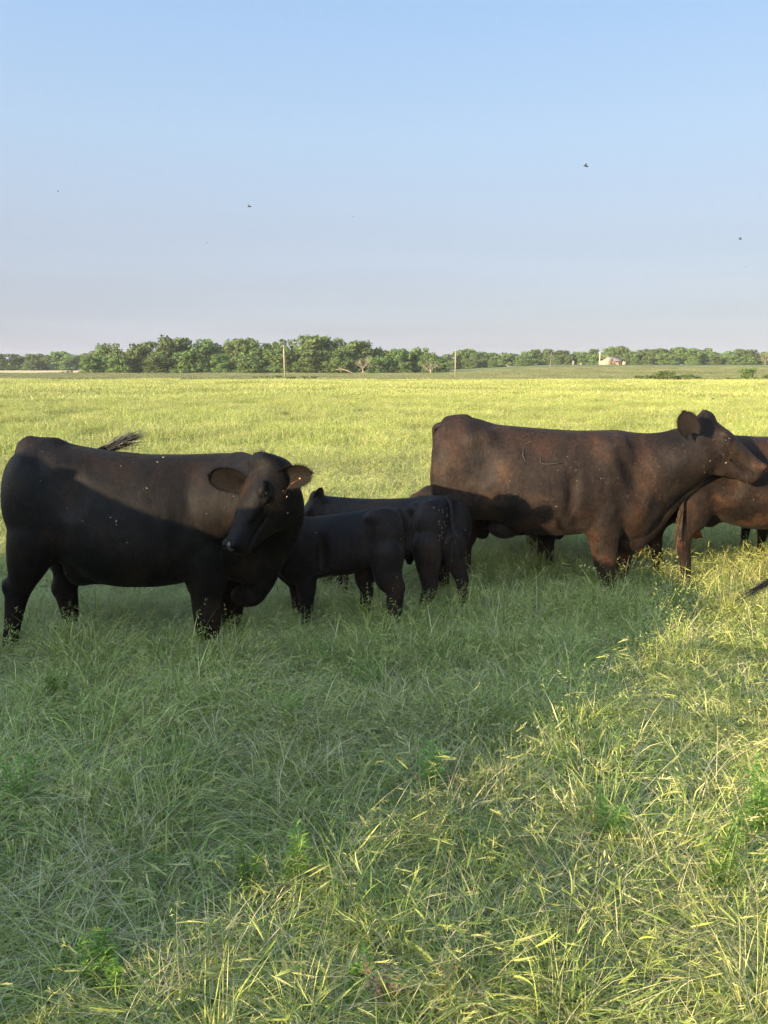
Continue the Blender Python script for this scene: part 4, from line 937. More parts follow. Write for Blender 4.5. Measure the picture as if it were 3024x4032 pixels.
# ---------------------------------------------------------------- the brown-black cow on the right, in profile
def cow_right():
    Yf = lambda px: 6.10 - .18 * (px - 1700) / 1100.0
    Y0 = 6.0; org = np.array([1.2, Y0, 0.0])
    root = empty('cow', org, 'big brown-black cow standing in profile, facing right, muzzle at the right edge', 'cow')
    f = Field((.28, 5.35, -.02), (3.02, 6.75, 1.62), .0098)
    tab = [(1700, 1790, 1900, .06), (1706, 1730, 1960, .15), (1722, 1690, 2020, .21), (1755, 1652, 2060, .25), (1806, 1640, 2070, .27), (1875, 1648, 2060, .30), (1960, 1672, 2060, .34), (2040, 1680, 2100, .365), (2115, 1686, 2122, .37), (2200, 1692, 2124, .36),
           (2287, 1696, 2116, .33), (2350, 1695, 2112, .30), (2424, 1693, 2120, .27), (2490, 1702, 2140, .23), (2550, 1706, 2125, .19), (2610, 1702, 2050, .155), (2670, 1688, 1985, .13), (2730, 1672, 1930, .11), (2780, 1670, 1890, .07)]
    rows = px_torso(Yf, tab)
    ang = math.atan2(-(Yf(2800) - Yf(1700)), (PX(2800, 1800, Yf(2800))[0] - PX(1700, 1800, Yf(1700))[0]))
    ax = np.array([math.cos(ang), -math.sin(ang), 0]); la = np.array([math.sin(ang), math.cos(ang), 0])
    p0 = PX(1700, 1800, Yf(1700)); O = np.array([p0[0], p0[1], 0])
    rows = [((r[0] - p0[0]) / math.cos(ang), r[1], r[2], r[3]) for r in rows]
    f.loft(O, [ax, (0, 0, 1), la], rows, n=2.25, egg=.15, k=.05)
    L = lambda px, py, lat: PX(px, py, Yf(px) + lat)
    for s_ in (-1, 1):
        f.ell(L(1885, 1730, .175 * s_), (.12, .07, .055), k=.09)
        f.ell(L(1745, 1755, .13 * s_), (.06, .05, .08), k=.06)
    f.cone(L(1830, 1655, 0), L(1765, 1662, 0), .045, .045, .04)
    f.ell(L(2380, 1880, -.17), (.16, .10, .32), [nrm((1, 0, -.3)), (0, 1, 0), nrm((.3, 0, 1))], k=.08)
    f.ell(L(2480, 1990, -.16), (.13, .085, .15), k=.08)
    f.ell(L(2318, 2050, -.21), (.075, .055, .085), k=.05)
    f.ell(L(1900, 1800, -.35), (.10, .05, .16), k=.08, sub=True)
    f.ell(L(2262, 1960, -.40), (.035, .07, .22), k=.07, sub=True)
    f.ell(L(2283, 2075, -.33), (.05, .05, .06), k=.05, sub=True)
    f.ell(L(2500, 1880, -.26), (.05, .05, .20), [nrm((1, 0, .5)), (0, 1, 0), nrm((-.5, 0, 1))], k=.07, sub=True)
    # thigh and hind legs
    f.ell(L(1790, 1870, -.165), (.19, .12, .30), k=.05)
    f.ell(L(1850, 1960, -.17), (.13, .09, .16), k=.07)
    H1 = px_chain(f, 6.09 - .18, [(1800, 1980, 78), (1778, 2060, 58), (1762, 2120, 44), (1745, 2170, 36), (1742, 2240, 27), (1746, 2310, 24), (1750, 2356, 26)], .04, .72)
    H2 = px_chain(f, 6.09 + .18, [(1860, 1980, 60), (1850, 2060, 45), (1840, 2110, 36), (1826, 2155, 30), (1832, 2220, 23), (1836, 2280, 22), (1838, 2310, 24)], .04, .72)
    # udder
    f.ell(L(1985, 2075, 0), (.13, .15, .09), k=.05)
    H3 = px_chain(f, 5.98 - .17, [(2375, 2010, 72), (2376, 2080, 64), (2378, 2140, 54), (2381, 2190, 45), (2382, 2220, 41), (2385, 2260, 31), (2388, 2310, 27), (2392, 2362, 29)], .04, .78)
    H4 = px_chain(f, 5.97 + .16, [(2450, 2080, 52), (2454, 2140, 40), (2452, 2180, 37), (2448, 2210, 34), (2442, 2250, 25), (2440, 2290, 24), (2444, 2330, 26)], .04, .78)
    # brisket, dewlap and neck
    f.chain([(L(2470, 2105, 0), .115), (L(2530, 2085, 0), .085), (L(2600, 2020, 0), .06), (L(2670, 1945, 0), .05), (L(2740, 1890, 0), .045)], .06, .7)
    f.cone(L(2462, 2120, 0), L(2500, 2125, 0), .09, .075, .05)
    f.chain([(L(2590, 1850, 0), .22), (L(2680, 1810, -.02), .185), (L(2750, 1775, -.05), .165)], .08)
    # head
    Oh = L(2782, 1636, -.06); nose = L(3022, 1798, -.12)
    dd = nose - Oh; sc = np.linalg.norm(dd) / .485
    tabh = [(a, b, c * (1.32 if a < .3 else 1.42), w * .97) for a, b, c, w in HEAD]
    at, E = head(f, Oh, dd, (.59, -.10, .80), sc, tabh)
    f.cone(at(.05, -.17, 0), L(2745, 1785, -.05), .10, .15, .07)
    f.cone(at(.16, -.21, 0), L(2760, 1850, -.03), .055, .06, .06)
    body = link('body', f.mesh('body', BRN, org), root); fur(body, org, f.P, body.data, BRN, 170000, .017, seed=2)
    eyes_nose(root, org, at, E, sc, M_NOSEP)
    s1 = 1 if E[2][1] < 0 else -1     # the side towards the camera
    ear(root, org, PX(2728, 1716, 5.64), PX(2692, 1624, 5.60), (-.35, -1, -.1), .150, BRN, M_INNERB, 3.0, 21)
    ear(root, org, at(.055, -.075, -.080 * s1), at(.0, -.06, -.27 * s1), (-.5, -.4, -.2), .12, BRN, M_INNERB, .8, 22)
    r = np.random.RandomState(5); pts = []; dirs = []
    for i in range(90):
        w = r.uniform(-.055, .055); s_ = r.uniform(-.04, .02); pts.append(at(s_, .012, w)); dirs.append((-.2, 0, 1.0))
    tuft_hair(root, org, pts, dirs, .022, .0009, M_HAIR, 'poll_tuft', 6)
    tail(root, org, [L(1752, 1668, 0), L(1712, 1690, .03), L(1716, 1780, .05), L(1735, 1900, .05), L(1745, 2020, .04)], (.028, .012), BRN, .8, [(0, 0, -1)], 200, .26, M_HAIR, wid=.0011)
    flecks(root, org, f.P, 52, ((.9, 5.3, .75), (2.6, 6.0, 1.3)), .0032, 8)
    flecks(root, org, f.P, 14, ((2.1, 5.3, .3), (2.9, 6.0, 1.5)), .0038, 18)
    # pale scar lines of an old brand on the ribs
    scar_mat = plain('scar', (.038, .027, .020), .7)
    for pts in ([(2062, 1760), (2058, 1790), (2068, 1815), (2078, 1818)], [(2126, 1796), (2128, 1822), (2150, 1828), (2185, 1826), (2214, 1822)], [(2064, 1750), (2090, 1738), (2100, 1742)]):
        C = []; mb = MB()
        for (x_, y_) in pts:
            p = PX(x_, y_, 5.6); dist = np.hypot(f.P[:, 0] - p[0] * 1.012, f.P[:, 2] - p[2]); near = np.where(dist < .05)[0]
            yy_ = f.P[near][:, 1].min() if len(near) else 5.66
            C.append(PX(x_, y_, yy_ + .003))
        mb.tube(C, [.0015] + [.0032] * (len(C) - 2) + [.002], 5)
        link('brand_scar', mb.mesh('brand_scar', [scar_mat], True, org), root)
    hooves(root, org, [H1[-1][0], H2[-1][0], H3[-1][0], H4[-1][0]])
    return root
cow_right()

# ---------------------------------------------------------------- front calf, facing left
def calf_front():
    Yf = lambda px: 5.16 + .10 * (1600 - px) / 480.0
    Y0 = 5.2; org = np.array([-.25, Y0, 0.0])
    root = empty('calf', org, 'nearest black calf, side on with its head hidden behind the black cow', 'calf', None)
    f = Field((-1.02, 4.85, -.02), (.26, 5.75, 1.05), .0095)
    tab = [(1090, 2080, 2240, .07), (1115, 2055, 2270, .11), (1150, 2043, 2298, .135), (1187, 2038, 2298, .15), (1250, 2030, 2282, .165), (1317, 2024, 2274, .175), (1380, 2017, 2270, .175), (1430, 2008, 2250, .165), (1480, 2000, 2232, .16), (1530, 1998, 2228, .155), (1565, 2008, 2200, .13), (1583, 2040, 2150, .09), (1589, 2080, 2120, .04)]
    rows = px_torso(Yf, tab)
    f.loft((0, Y0, 0), [(1, 0, 0), (0, 0, 1), (0, 1, 0)], rows, n=2.3, egg=.08, k=.04)
    L = lambda px, py, lat: PX(px, py, Yf(px) + lat)
    f.ell(L(1520, 2110, -.09), (.13, .085, .19), k=.06); f.ell(L(1490, 2180, -.10), (.09, .06, .10), k=.05)
    f.ell(L(1480, 2035, -.11), (.07, .045, .04), k=.05)
    f.ell(L(1195, 2130, -.09), (.10, .07, .16), k=.06); f.ell(L(1215, 2235, -.11), (.055, .05, .06), k=.04)
    f.ell(L(1265, 2180, -.20), (.03, .04, .12), k=.05, sub=True); f.ell(L(1440, 2130, -.20), (.05, .04, .10), k=.05, sub=True)
    H1 = px_chain(f, 5.16 - .11, [(1528, 2180, 60), (1522, 2235, 50), (1533, 2285, 47), (1556, 2325, 35), (1554, 2380, 30), (1549, 2430, 28), (1545, 2475, 27), (1540, 2502, 28)], .03, .75)
    f.ell(L(1586, 2308, -.11), (.012, .02, .03), k=.02)
    H2 = px_chain(f, 5.17 + .11, [(1450, 2190, 46), (1436, 2240, 36), (1437, 2290, 31), (1445, 2330, 24), (1438, 2380, 21), (1440, 2425, 21), (1440, 2455, 22)], .03, .75)
    H3 = px_chain(f, 5.22 - .09, [(1195, 2230, 46), (1205, 2290, 34), (1207, 2340, 30), (1205, 2375, 27), (1206, 2430, 20), (1205, 2468, 20), (1203, 2492, 22)], .03, .8)
    H4 = px_chain(f, 5.22 + .08, [(1165, 2230, 46), (1176, 2290, 32), (1176, 2330, 28), (1174, 2365, 25), (1173, 2420, 19), (1172, 2450, 19), (1170, 2468, 21)], .03, .8)
    f.chain([(L(1150, 2130, 0), .12), (L(1080, 2120, .02), .10), (L(1030, 2100, .05), .085)], .05)
    f.cone(L(1120, 2255, 0), L(1160, 2285, 0), .055, .06, .04)
    Oh = L(1030, 2040, .05); at, E = head(f, Oh, (-.75, .05, -.62), (-.6, -.25, .7), .62)
    f.cone(at(.06, -.14, 0), L(1060, 2110, .04), .07, .085, .04)
    body = link('body', f.mesh('body', CALF, org), root); fur(body, org, f.P, body.data, CALF, 60000, .016, seed=3, flow=(.75, 0, -.6))
    eyes_nose(root, org, at, E, .62, M_NOSE)
    for s_ in (-1, 1): ear(root, org, at(.055, -.075, .075 * s_), at(.02, -.07, .26 * s_), (-.4, -.7, .1), .085, CALF, M_INNERB, .5, 31 + s_)
    tail(root, org, [L(1560, 2008, 0), L(1592, 2040, 0), L(1597, 2110, 0), L(1590, 2180, -.01)], (.016, .008), CALF, .7, [(-.1, 0, -1)], 130, .13, M_HAIR, wid=.001, spread=.006)
    flecks(root, org, f.P, 10, ((-.8, 4.8, .3), (.2, 5.3, .8)), .005, 8)
    hooves(root, org, [h[-1][0] for h in (H1, H2, H3, H4)], .034)
calf_front()

# ---------------------------------------------------------------- second calf, behind the first, its rump towards the camera
def calf_back():
    Yf = lambda px: 5.50 + .48 * (1760 - px) / 480.0 if px < 1760 else 5.50 + .3 * (px - 1760) / 480.
    org = np.array([.3, 5.7, 0.0])
    root = empty('calf', org, 'black calf behind the nearest calf, head raised, soiled rump towards the camera', 'calf')
    f = Field((-.82, 5.15, -.02), (.78, 6.45, 1.05), .0095)
    A = PX(1300, 2000, 5.98); B = PX(1770, 2000, 5.50); ax = nrm((B - A) * [1, 1, 0]); la = np.array([-ax[1], ax[0], 0])
    O = np.array([A[0], A[1], 0])
    # side outline in metres along the body
    Lb = np.linalg.norm((B - A)[:2])
    def z(px, py): return PX(px, py, Yf(px))[2]
    def s_(px): p = PX(px, 2000, Yf(px)); return (p - A)[:2].dot(ax[:2])
    tab = [(s_(1262), z(1262, 1962), z(1262, 2110), .06), (s_(1300), z(1300, 1956), z(1300, 2180), .10), (s_(1360), z(1360, 1961), z(1360, 2215), .135), (s_(1440), z(1440, 1965), z(1440, 2215), .15), (s_(1520), z(1520, 1965), z(1520, 2205), .165), (s_(1604), z(1604, 1962), z(1604, 2200), .17),
           (s_(1680), z(1680, 1955), z(1680, 2190), .17), (s_(1740), z(1740, 1953), z(1740, 2170), .165), (s_(1780), z(1780, 1964), z(1780, 2120), .13), (s_(1796), z(1796, 2000), z(1796, 2090), .06)]
    f.loft(O, [ax, (0, 0, 1), la], tab, n=2.3, egg=.06, k=.04)
    G = lambda px, py, Y: PX(px, py, Y)
    f.ell(G(1690, 2080, 5.42), (.12, .10, .20), k=.06); f.ell(G(1805, 2075, 5.56), (.10, .10, .19), k=.06)
    f.ell(G(1650, 2150, 5.48), (.09, .08, .10), k=.05)
    f.ell(G(1640, 2000, 5.48), (.06, .05, .04), k=.05); f.ell(G(1590, 2120, 5.42), (.04, .05, .10), k=.05, sub=True)
    H1 = px_chain(f, 5.36, [(1680, 2150, 56), (1686, 2210, 44), (1688, 2265, 36), (1692, 2310, 30), (1680, 2355, 25), (1672, 2400, 22), (1668, 2440, 22)], .03, .8)
    H2 = px_chain(f, 5.42, [(1785, 2130, 48), (1786, 2195, 38), (1806, 2250, 29), (1820, 2290, 24), (1822, 2340, 18), (1824, 2385, 18), (1824, 2420, 21)], .03, .8)
    H3 = px_chain(f, 5.80, [(1360, 2150, 44), (1352, 2210, 32), (1348, 2260, 26), (1348, 2310, 20), (1348, 2330, 20)], .03, .8)
    H4 = px_chain(f, 6.02, [(1300, 2150, 40), (1290, 2210, 30), (1288, 2250, 24), (1288, 2280, 18), (1288, 2302, 19)], .03, .8)
    f.ell(G(1612, 2200, 5.55), (.03, .025, .05), k=.03)
    f.chain([(G(1330, 2060, 5.95), .11), (G(1280, 2030, 5.99), .085), (G(1248, 2010, 6.0), .075)], .05)
    Oh = G(1238, 1948, 5.98); at, E = head(f, Oh, (-.62, -.10, -.75), (-.78, -.25, .6), .66)
    f.cone(at(.06, -.13, 0), G(1262, 2015, 5.99), .075, .085, .04)
    body = link('body', f.mesh('body', CALF, org), root); fur(body, org, f.P, body.data, CALF, 60000, .016, seed=3, flow=(.75, 0, -.6))
    eyes_nose(root, org, at, E, .66, M_NOSE)
    s1 = 1 if E[2][1] < 0 else -1
    ear(root, org, at(.06, -.08, .075 * s1), G(1262, 1925, 5.86), (-.3, -1, 0), .080, CALF, M_INNERB, .7, 41)
    ear(root, org, at(.06, -.08, -.075 * s1), at(.0, -.03, -.22 * s1), (-.6, -.4, 0), .075, CALF, M_INNERB, .5, 42)
    tail(root, org, [G(1760, 1958, 5.46), G(1776, 1990, 5.40), G(1782, 2060, 5.35), G(1778, 2130, 5.33)], (.018, .009), CALF, .7, [(0, 0, -1)], 120, .14, M_HAIR, wid=.001, spread=.006)
    # dung dried on the rump
    r = np.random.RandomState(3); mb = MB()
    ok = f.P[(f.P[:, 1] < 5.5) & (f.P[:, 0] > PX(1725, 2000, 5.4)[0]) & (f.P[:, 0] < PX(1800, 2000, 5.4)[0]) & (f.P[:, 2] > .55) & (f.P[:, 2] < .80)]
    if len(ok):
        key = np.round(ok[:, [0, 2]] / .012).astype(int); od = np.lexsort((ok[:, 1], key[:, 1], key[:, 0])); ok = ok[od]; key = key[od]
        ok = ok[np.concatenate([[True], np.any(np.diff(key, axis=0) != 0, 1)])]
        for i in r.choice(len(ok), min(38, len(ok)), replace=False):
            V, ff = ico(ok[i], (r.uniform(.002, .007), .003, r.uniform(.003, .012)), None, 6, 4); mb.add(V, ff)
        o = link('dung_patch', mb.mesh('dung_patch', [M_DUNG], True, org), root); o['kind'] = 'stuff'
    flecks(root, org, f.P, 10, ((-.6, 5.0, .3), (.8, 5.7, .85)), .005, 8)
    hooves(root, org, [h[-1][0] for h in (H1, H2, H3, H4)], .034)
calf_back()

# ---------------------------------------------------------------- a standing animal in metres, for those mostly hidden by the others
def bovine(name, label, cat, loc, yaw, sc, mat, hair, res=.016, head_down=0.0, leg=1.0, step=0.0, tail_path=None, tail_hair=160, belly=1.0, tip_spread=.008, nf=0, furn=0, hair_from=.75):
    org = np.array([loc[0], loc[1], 0.0])
    root = empty(name, org, label, cat); root.rotation_euler = (0, 0, yaw)
    f = Field((-1.05, -.45, -.02), (1.55, .45, 1.6), res / sc)
    z0 = np.zeros(3)
    tab = [(-.83, 1.12, .98, .05), (-.80, 1.20, .86, .15), (-.74, 1.27, .74, .22), (-.64, 1.315, .68, .255), (-.50, 1.315, .66, .27), (-.34, 1.30, .60, .31), (-.15, 1.29, .53, .345), (.05, 1.28, .50 , .36), (.25, 1.28, .51, .345),
           (.42, 1.285, .52, .30), (.56, 1.29, .50, .265), (.68, 1.28, .50, .22), (.78, 1.25, .54, .17), (.86, 1.18, .66, .11), (.90, 1.05, .80, .05)]
    tab = [(a, t, t - (t - b) * belly if -.6 < a < .8 else b, w) for a, t, b, w in tab]
    f.loft(z0, np.array([(1, 0, 0), (0, 0, 1), (0, 1, 0)], float), tab, n=2.25, egg=.14, k=.05)
    for s_ in (-1, 1):
        f.ell((-.46, .20 * s_, 1.25), (.10, .06, .055), k=.07); f.ell((-.74, .13 * s_, 1.13), (.06, .05, .08), k=.06)
        f.ell((-.62, .16 * s_, .92), (.18, .11, .28), k=.08); f.ell((-.50, .17 * s_, .78), (.12, .08, .16), k=.07)
        f.ell((.55, .18 * s_, .98), (.15, .09, .28), [nrm((1, 0, -.3)), (0, 1, 0), nrm((.3, 0, 1))], k=.08); f.ell((.47, .21 * s_, .68), (.07, .055, .08), k=.05)
        f.ell((.30, .39 * s_, .80), (.035, .07, .20), k=.07, sub=True); f.ell((-.36, .35 * s_, .98), (.09, .05, .14), k=.08, sub=True)
        st = step * s_
        f.chain([((-.58 + .3 * st, .18 * s_, .78), .135), ((-.60 + .6 * st, .18 * s_, .62), .10), ((-.67 + .8 * st, .18 * s_, .52), .075), ((-.69 + .9 * st, .18 * s_, .42), .058), ((-.665 + st, .18 * s_, .25), .045), ((-.655 + st, .18 * s_, .12), .042), ((-.64 + st, .18 * s_, .04), .046)], .04, .75)
        f.ell((-.735 + .8 * st, .18 * s_, .50), (.028, .035, .05), k=.03)
        f.chain([((.55, .18 * s_, .74), .12), ((.56 - .4 * st, .17 * s_, .60), .085), ((.565 - .7 * st, .17 * s_, .46), .068), ((.565 - .8 * st, .17 * s_, .38), .065), ((.555 - st, .17 * s_, .24), .044), ((.555 - st, .17 * s_, .12), .041), ((.565 - st, .17 * s_, .04), .046)], .04, .75)
    f.cone((-.50, 0, .66), (-.36, 0, .60), .10, .09, .06)
    hd = head_down
    n1 = np.array([.95, 0, 1.12 - .35 * hd]); n2 = np.array([1.15, 0, 1.20 - .75 * hd])
    f.chain([((.70, 0, 1.02), .22), (n1, .165), (n2, .135)], .08)
    f.chain([((.74, 0, .60), .10), ((.86, 0, .74 - .1 * hd), .07), (n2 + np.array([-.02, 0, -.16]), .05)], .06, .7)
    O = n2 + np.array([.02, 0, .10]); at, E = head(f, O, (.72, 0, -.66 - .5 * hd), (.66, 0, .72), 1.0)
    f.cone(at(.06, -.15, 0), n2, .10, .13, .06)
    me = f.mesh('body', mat, z0); b = link('body', me, root)
    if furn: fur(b, z0, f.P, me, mat, furn, .018 , seed=5)
    eyes_nose(root, z0, at, E, 1.0, M_NOSE)
    for s_ in (-1, 1): ear(root, z0, at(.06, -.075, .08 * s_), at(.02, -.09, .27 * s_), (.5, 0, 0), .12, mat, M_INNERB, .4, 50 + s_)
    tp = tail_path or [(-.76, 0, 1.29), (-.845, 0, 1.24), (-.865, 0, 1.0), (-.85, 0, .75), (-.84, 0, .62)]
    tail(root, z0, tp, (.027, .009), mat, hair_from, [nrm(np.array(tp[-1]) - np.array(tp[-2]))] if tail_path else [(0, 0, -1)], tail_hair, .30, hair, wid=.0013, spread=tip_spread)
    hooves(root, z0, [(-.64 + step * s_, .18 * s_, .04) for s_ in (-1, 1)] + [(.565 - step * s_, .17 * s_, .04) for s_ in (-1, 1)])
    if nf: flecks(root, z0, f.P if math.cos(yaw) > 0 else f.P * np.array([1, -1, 1]), nf, ((-.9, -.5, .4), (1.4, 0, 1.4)), .0055, 3)
    root.scale = (sc, sc, sc)
    return root

# calf nursing at the flank of the brown-black cow
bovine('calf', 'black calf pushing in under the belly of the big brown-black cow', 'calf', (1.08, 6.58), R(0), .60, CALF, M_HAIR, head_down=.45, step=.03, belly=.9)
# brown calf behind the big cow's rump
bovine('calf', 'brown calf behind the rump of the big brown-black cow, only its back and ear showing', 'calf', (1.0, 7.15), R(180), .60, DRK, M_HAIR, res=.018, head_down=.42)
# black animal behind the brisket of the big cow
bovine('cow', 'black cow behind the brisket of the big brown-black cow, a dark leg and flank showing', 'cow', (3.0, 7.05), R(3), .86, BLK, M_HAIR, res=.018, head_down=.3)
# red animal, its leg showing below the brisket
bovine('calf', 'red calf behind the big cow, an orange-brown leg showing below the brisket', 'calf', (1.94, 6.90), R(0), .68, RED, M_HAIR, res=.018, head_down=.6)
# brown cow at the right edge
bovine('cow', 'dark-backed brown cow at the right edge, behind the head of the big brown-black cow', 'cow', (3.02, 6.22), R(2), .965, DRK, M_HAIRB, res=.012, step=-.05, nf=20, furn=60000,
       tail_path=[(-.76, 0, 1.29), (-.845, -.10, 1.22), (-.80, -.24, 1.0), (-.72, -.28, .78), (-.73, -.28, .66)])
# ---------------------------------------------------------------- far trees, scrub, poles, the ruin
def leaf_mat(name, stops, trans=.25):
    m, t, b = new_mat(name)
    a = N(t, 'ShaderNodeAttribute', attribute_name='rnd'); oi = N(t, 'ShaderNodeObjectInfo')
    r = ramp(t, stops, a.outputs['Fac'])
    hs = N(t, 'ShaderNodeHueSaturation'); t.links.new(r.outputs[0], hs.inputs['Color'])
    q = N(t, 'ShaderNodeMapRange'); t.links.new(oi.outputs['Random'], q.inputs[0]); q.inputs[3].default_value = .475; q.inputs[4].default_value = .505
    q2 = N(t, 'ShaderNodeMapRange'); t.links.new(oi.outputs['Random'], q2.inputs[0]); q2.inputs[3].default_value = .72; q2.inputs[4].default_value = 1.25
    t.links.new(q.outputs[0], hs.inputs['Hue']); t.links.new(q2.outputs[0], hs.inputs['Value'])
    t.links.new(hs.outputs[0], b.inputs['Base Color']); b.inputs['Roughness'].default_value = .6; b.inputs['Specular IOR Level'].default_value = .2
    tr = N(t, 'ShaderNodeBsdfTranslucent'); t.links.new(hs.outputs[0], tr.inputs[0]); ms = N(t, 'ShaderNodeMixShader'); ms.inputs[0].default_value = trans
    t.links.new(b.outputs[0], ms.inputs[1]); t.links.new(tr.outputs[0], ms.inputs[2]); t.links.new(ms.outputs[0], t.nodes['Material Output'].inputs[0])
    return m
M_LEAF = leaf_mat('tree_leaves', [(0, (.045, .085, .024)), (.5, (.080, .130, .034)), (1, (.130, .170, .048))])
M_SCRUB = leaf_mat('scrub_leaves', [(0, (.045, .080, .02)), (.5, (.080, .125, .03)), (1, (.14, .175, .045))])
M_BARK = simple_mat('bark', [(.3, (.07, .055, .04)), (.7, (.16, .13, .10))], 9, .9, .6)
M_DEAD = simple_mat('weathered_dead_wood', [(.3, (.16, .125, .09)), (.7, (.27, .215, .16))], 9, .9, .5)

def crown_mesh(name, seed, mat, nq=2600, low=.02, leaf=.40, gap=.0, flat=1.0):
    """unit crown: width 1, height 1, foot at z = 0; leaf-sized faces clumped on many lobes"""
    r = np.random.RandomState(seed); L = []
    nl = 26
    for i in range(nl):
        z = low + (1 - low) * (r.rand() ** .8) * .84; w = .5 * math.sqrt(max(.03, 1 - ((z - .38) / .66) ** 2)); a = r.rand() * 6.283; q = w * math.sqrt(r.rand()) * .78
        L.append((q * math.cos(a), q * math.sin(a), z, r.uniform(.09, .19)))
    for i in range(9):
        a = i * .7 + r.rand() * .3; L.append((.36 * math.cos(a), .36 * math.sin(a), r.uniform(.08, .2), r.uniform(.12, .17)))
    L.append((0, 0, .35, .30)); L.append((.05, 0, .6, .22)); L = np.array(L)
    vol = L[:, 3] ** 2; k = r.choice(len(L), nq, p=vol / vol.sum())
    D = r.randn(nq, 3); D /= np.linalg.norm(D, axis=1)[:, None]
    rad = L[k, 3] * r.uniform(.62, 1.08, nq)
    C = L[k, :3] + D * rad[:, None] * np.array([1, 1, .80]); C[:, 2] = np.maximum(C[:, 2], low + .01)
    nn = D + r.randn(nq, 3) * .55; nn /= np.linalg.norm(nn, axis=1)[:, None]
    a = np.cross(nn, r.randn(nq, 3)); a /= np.linalg.norm(a, axis=1)[:, None]; b_ = np.cross(nn, a)
    s = leaf / 10 * r.uniform(.55, 1.35, nq)[:, None]
    V = np.stack([C - a * s, C - b_ * s * .6, C + a * s, C + b_ * s * .6], 1).reshape(-1, 3)
    V[:, 2] = np.maximum(V[:, 2], 0)
    rn = np.clip(.25 + .35 * (L[k, 3] * 3) * r.rand(nq) + .35 * r.rand(nq), 0, 1)
    return mesh_np(name, V, np.arange(nq * 4).reshape(nq, 4), [mat], False, {'rnd': np.repeat(rn, 4)})

def trunk_mesh(name, seed):
    r = np.random.RandomState(seed); mb = MB(); P = [(0, 0, -.03), (.01, 0, .12), (.02 * r.randn(), .01, .3), (.03 * r.randn(), .02, .5)]
    mb.tube(P, [.040, .030, .022, .012], 7)
    for i in range(6):
        a = r.rand() * 6.283; z = r.uniform(.15, .4); l = r.uniform(.2, .34)
        mb.tube([(0, 0, z), (math.cos(a) * l * .5, math.sin(a) * l * .5, z + .12), (math.cos(a) * l, math.sin(a) * l, z + .30)], [.014, .009, .003], 5)
    return mb.mesh(name, [M_BARK], True)
CROWNS = [crown_mesh('crown', 60 + i, M_LEAF, 3600, .02 if i < 5 else .10) for i in range(8)]
TRUNKS = [trunk_mesh('trunk', 80 + i) for i in range(3)]
SCRUBS = [crown_mesh('foliage', 90 + i, M_SCRUB, 900, .0, .55) for i in range(4)]
STEMS = [trunk_mesh('stem', 95)]

def put_tree(name, x, y, w, h, crowns, trunks, label, cat, group, dz=0.0):
    z = float(ground_z(x, y)) + dz
    t = empty(name, (x, y, z), label, cat, group); t.rotation_euler = (0, 0, rs.rand() * 6.283); t.scale = (w, w, h)
    link('crown' if name != 'shrub' else 'foliage', crowns[rs.randint(len(crowns))], t)
    link('trunk' if name != 'shrub' else 'stem', trunks[rs.randint(len(trunks))], t)
    return t

SKYL = [(0, 1392), (48, 1389), (96, 1401), (137, 1392), (180, 1397), (224, 1381), (275, 1391), (322, 1390), (366, 1376)]
SKYM = [(398, 1353), (458, 1343), (517, 1344), (582, 1338), (650, 1320), (719, 1324), (782, 1327), (837, 1350), (892, 1336), (947, 1327), (1000, 1340), (1055, 1327), (1112, 1325), (1160, 1354), (1205, 1320), (1255, 1315), (1310, 1330), (1360, 1347), (1400, 1335), (1440, 1340), (1490, 1366), (1530, 1363), (1575, 1371), (1617, 1368), (1662, 1363), (1705, 1383)]
SKYR = [(1766, 1391), (1814, 1376), (1850, 1371), (1890, 1384), (1935, 1386), (1993, 1388), (2040, 1388), (2075, 1380), (2115, 1373), (2155, 1371), (2200, 1379), (2265, 1381), (2300, 1377), (2334, 1371), (2374, 1386), (2405, 1363), (2443, 1361), (2480, 1380), (2518, 1373), (2568, 1363), (2627, 1368), (2677, 1363), (2720, 1369), (2760, 1368), (2800, 1366), (2831, 1386), (2876, 1379), (2915, 1371), (2955, 1373), (3000, 1382), (3050, 1378), (3100, 1374), (3150, 1372)]
_o1 = 'first second third fourth fifth sixth seventh eighth ninth tenth eleventh twelfth thirteenth fourteenth fifteenth sixteenth seventeenth eighteenth nineteenth'.split()
ORD = _o1 + ['twentieth'] + ['twenty-' + a for a in _o1[:9]] + ['thirtieth'] + ['thirty-' + a for a in _o1[:9]]
def row(sk, D, label, group, fill, jit, place=''):
    for i, (px, py) in enumerate(sk):
        dd = D + rs.uniform(-jit, jit); p = PX(px, py, dd); x = p[0]; g = float(ground_z(x, dd)); h = p[2] - g
        gap = abs((sk[min(i + 1, len(sk) - 1)][0] - sk[max(i - 1, 0)][0]) / 2) * dd / F_PX * (2 if i in (0, len(sk) - 1) else 1)
        lab = label if px < 0 or px > 3024 else ORD[i] + ' crown from the left along the skyline of ' + place
        put_tree('tree', x, dd, max(gap * 2.1, h * 1.05), h * 1.03, CROWNS, TRUNKS, lab, 'tree', group)
        if rs.rand() < fill:
            d2 = D - rs.uniform(5, 9); h2 = h * rs.uniform(.45, .72); x2 = x * d2 / dd + rs.uniform(-1, 1) * gap
            put_tree('tree', x2, d2, h2 * rs.uniform(1.2, 1.7), h2, CROWNS[:5], TRUNKS, label, 'tree', group)
        d3 = D + rs.uniform(6, 12)
        put_tree('tree', x * d3 / dd + gap * .5, d3, h * 1.0, h * rs.uniform(.72, .86), CROWNS, TRUNKS, label, 'tree', group)
row(SKYL, 300, 'leafy tree of the far line beyond the pale wheat strip at left', 'trees beyond the wheat strip', .5, 4, 'the far trees beyond the wheat')
row([(-50, 1390), (-110, 1388)], 300, 'leafy tree of the far line beyond the pale wheat strip at left', 'trees beyond the wheat strip', .5, 4)
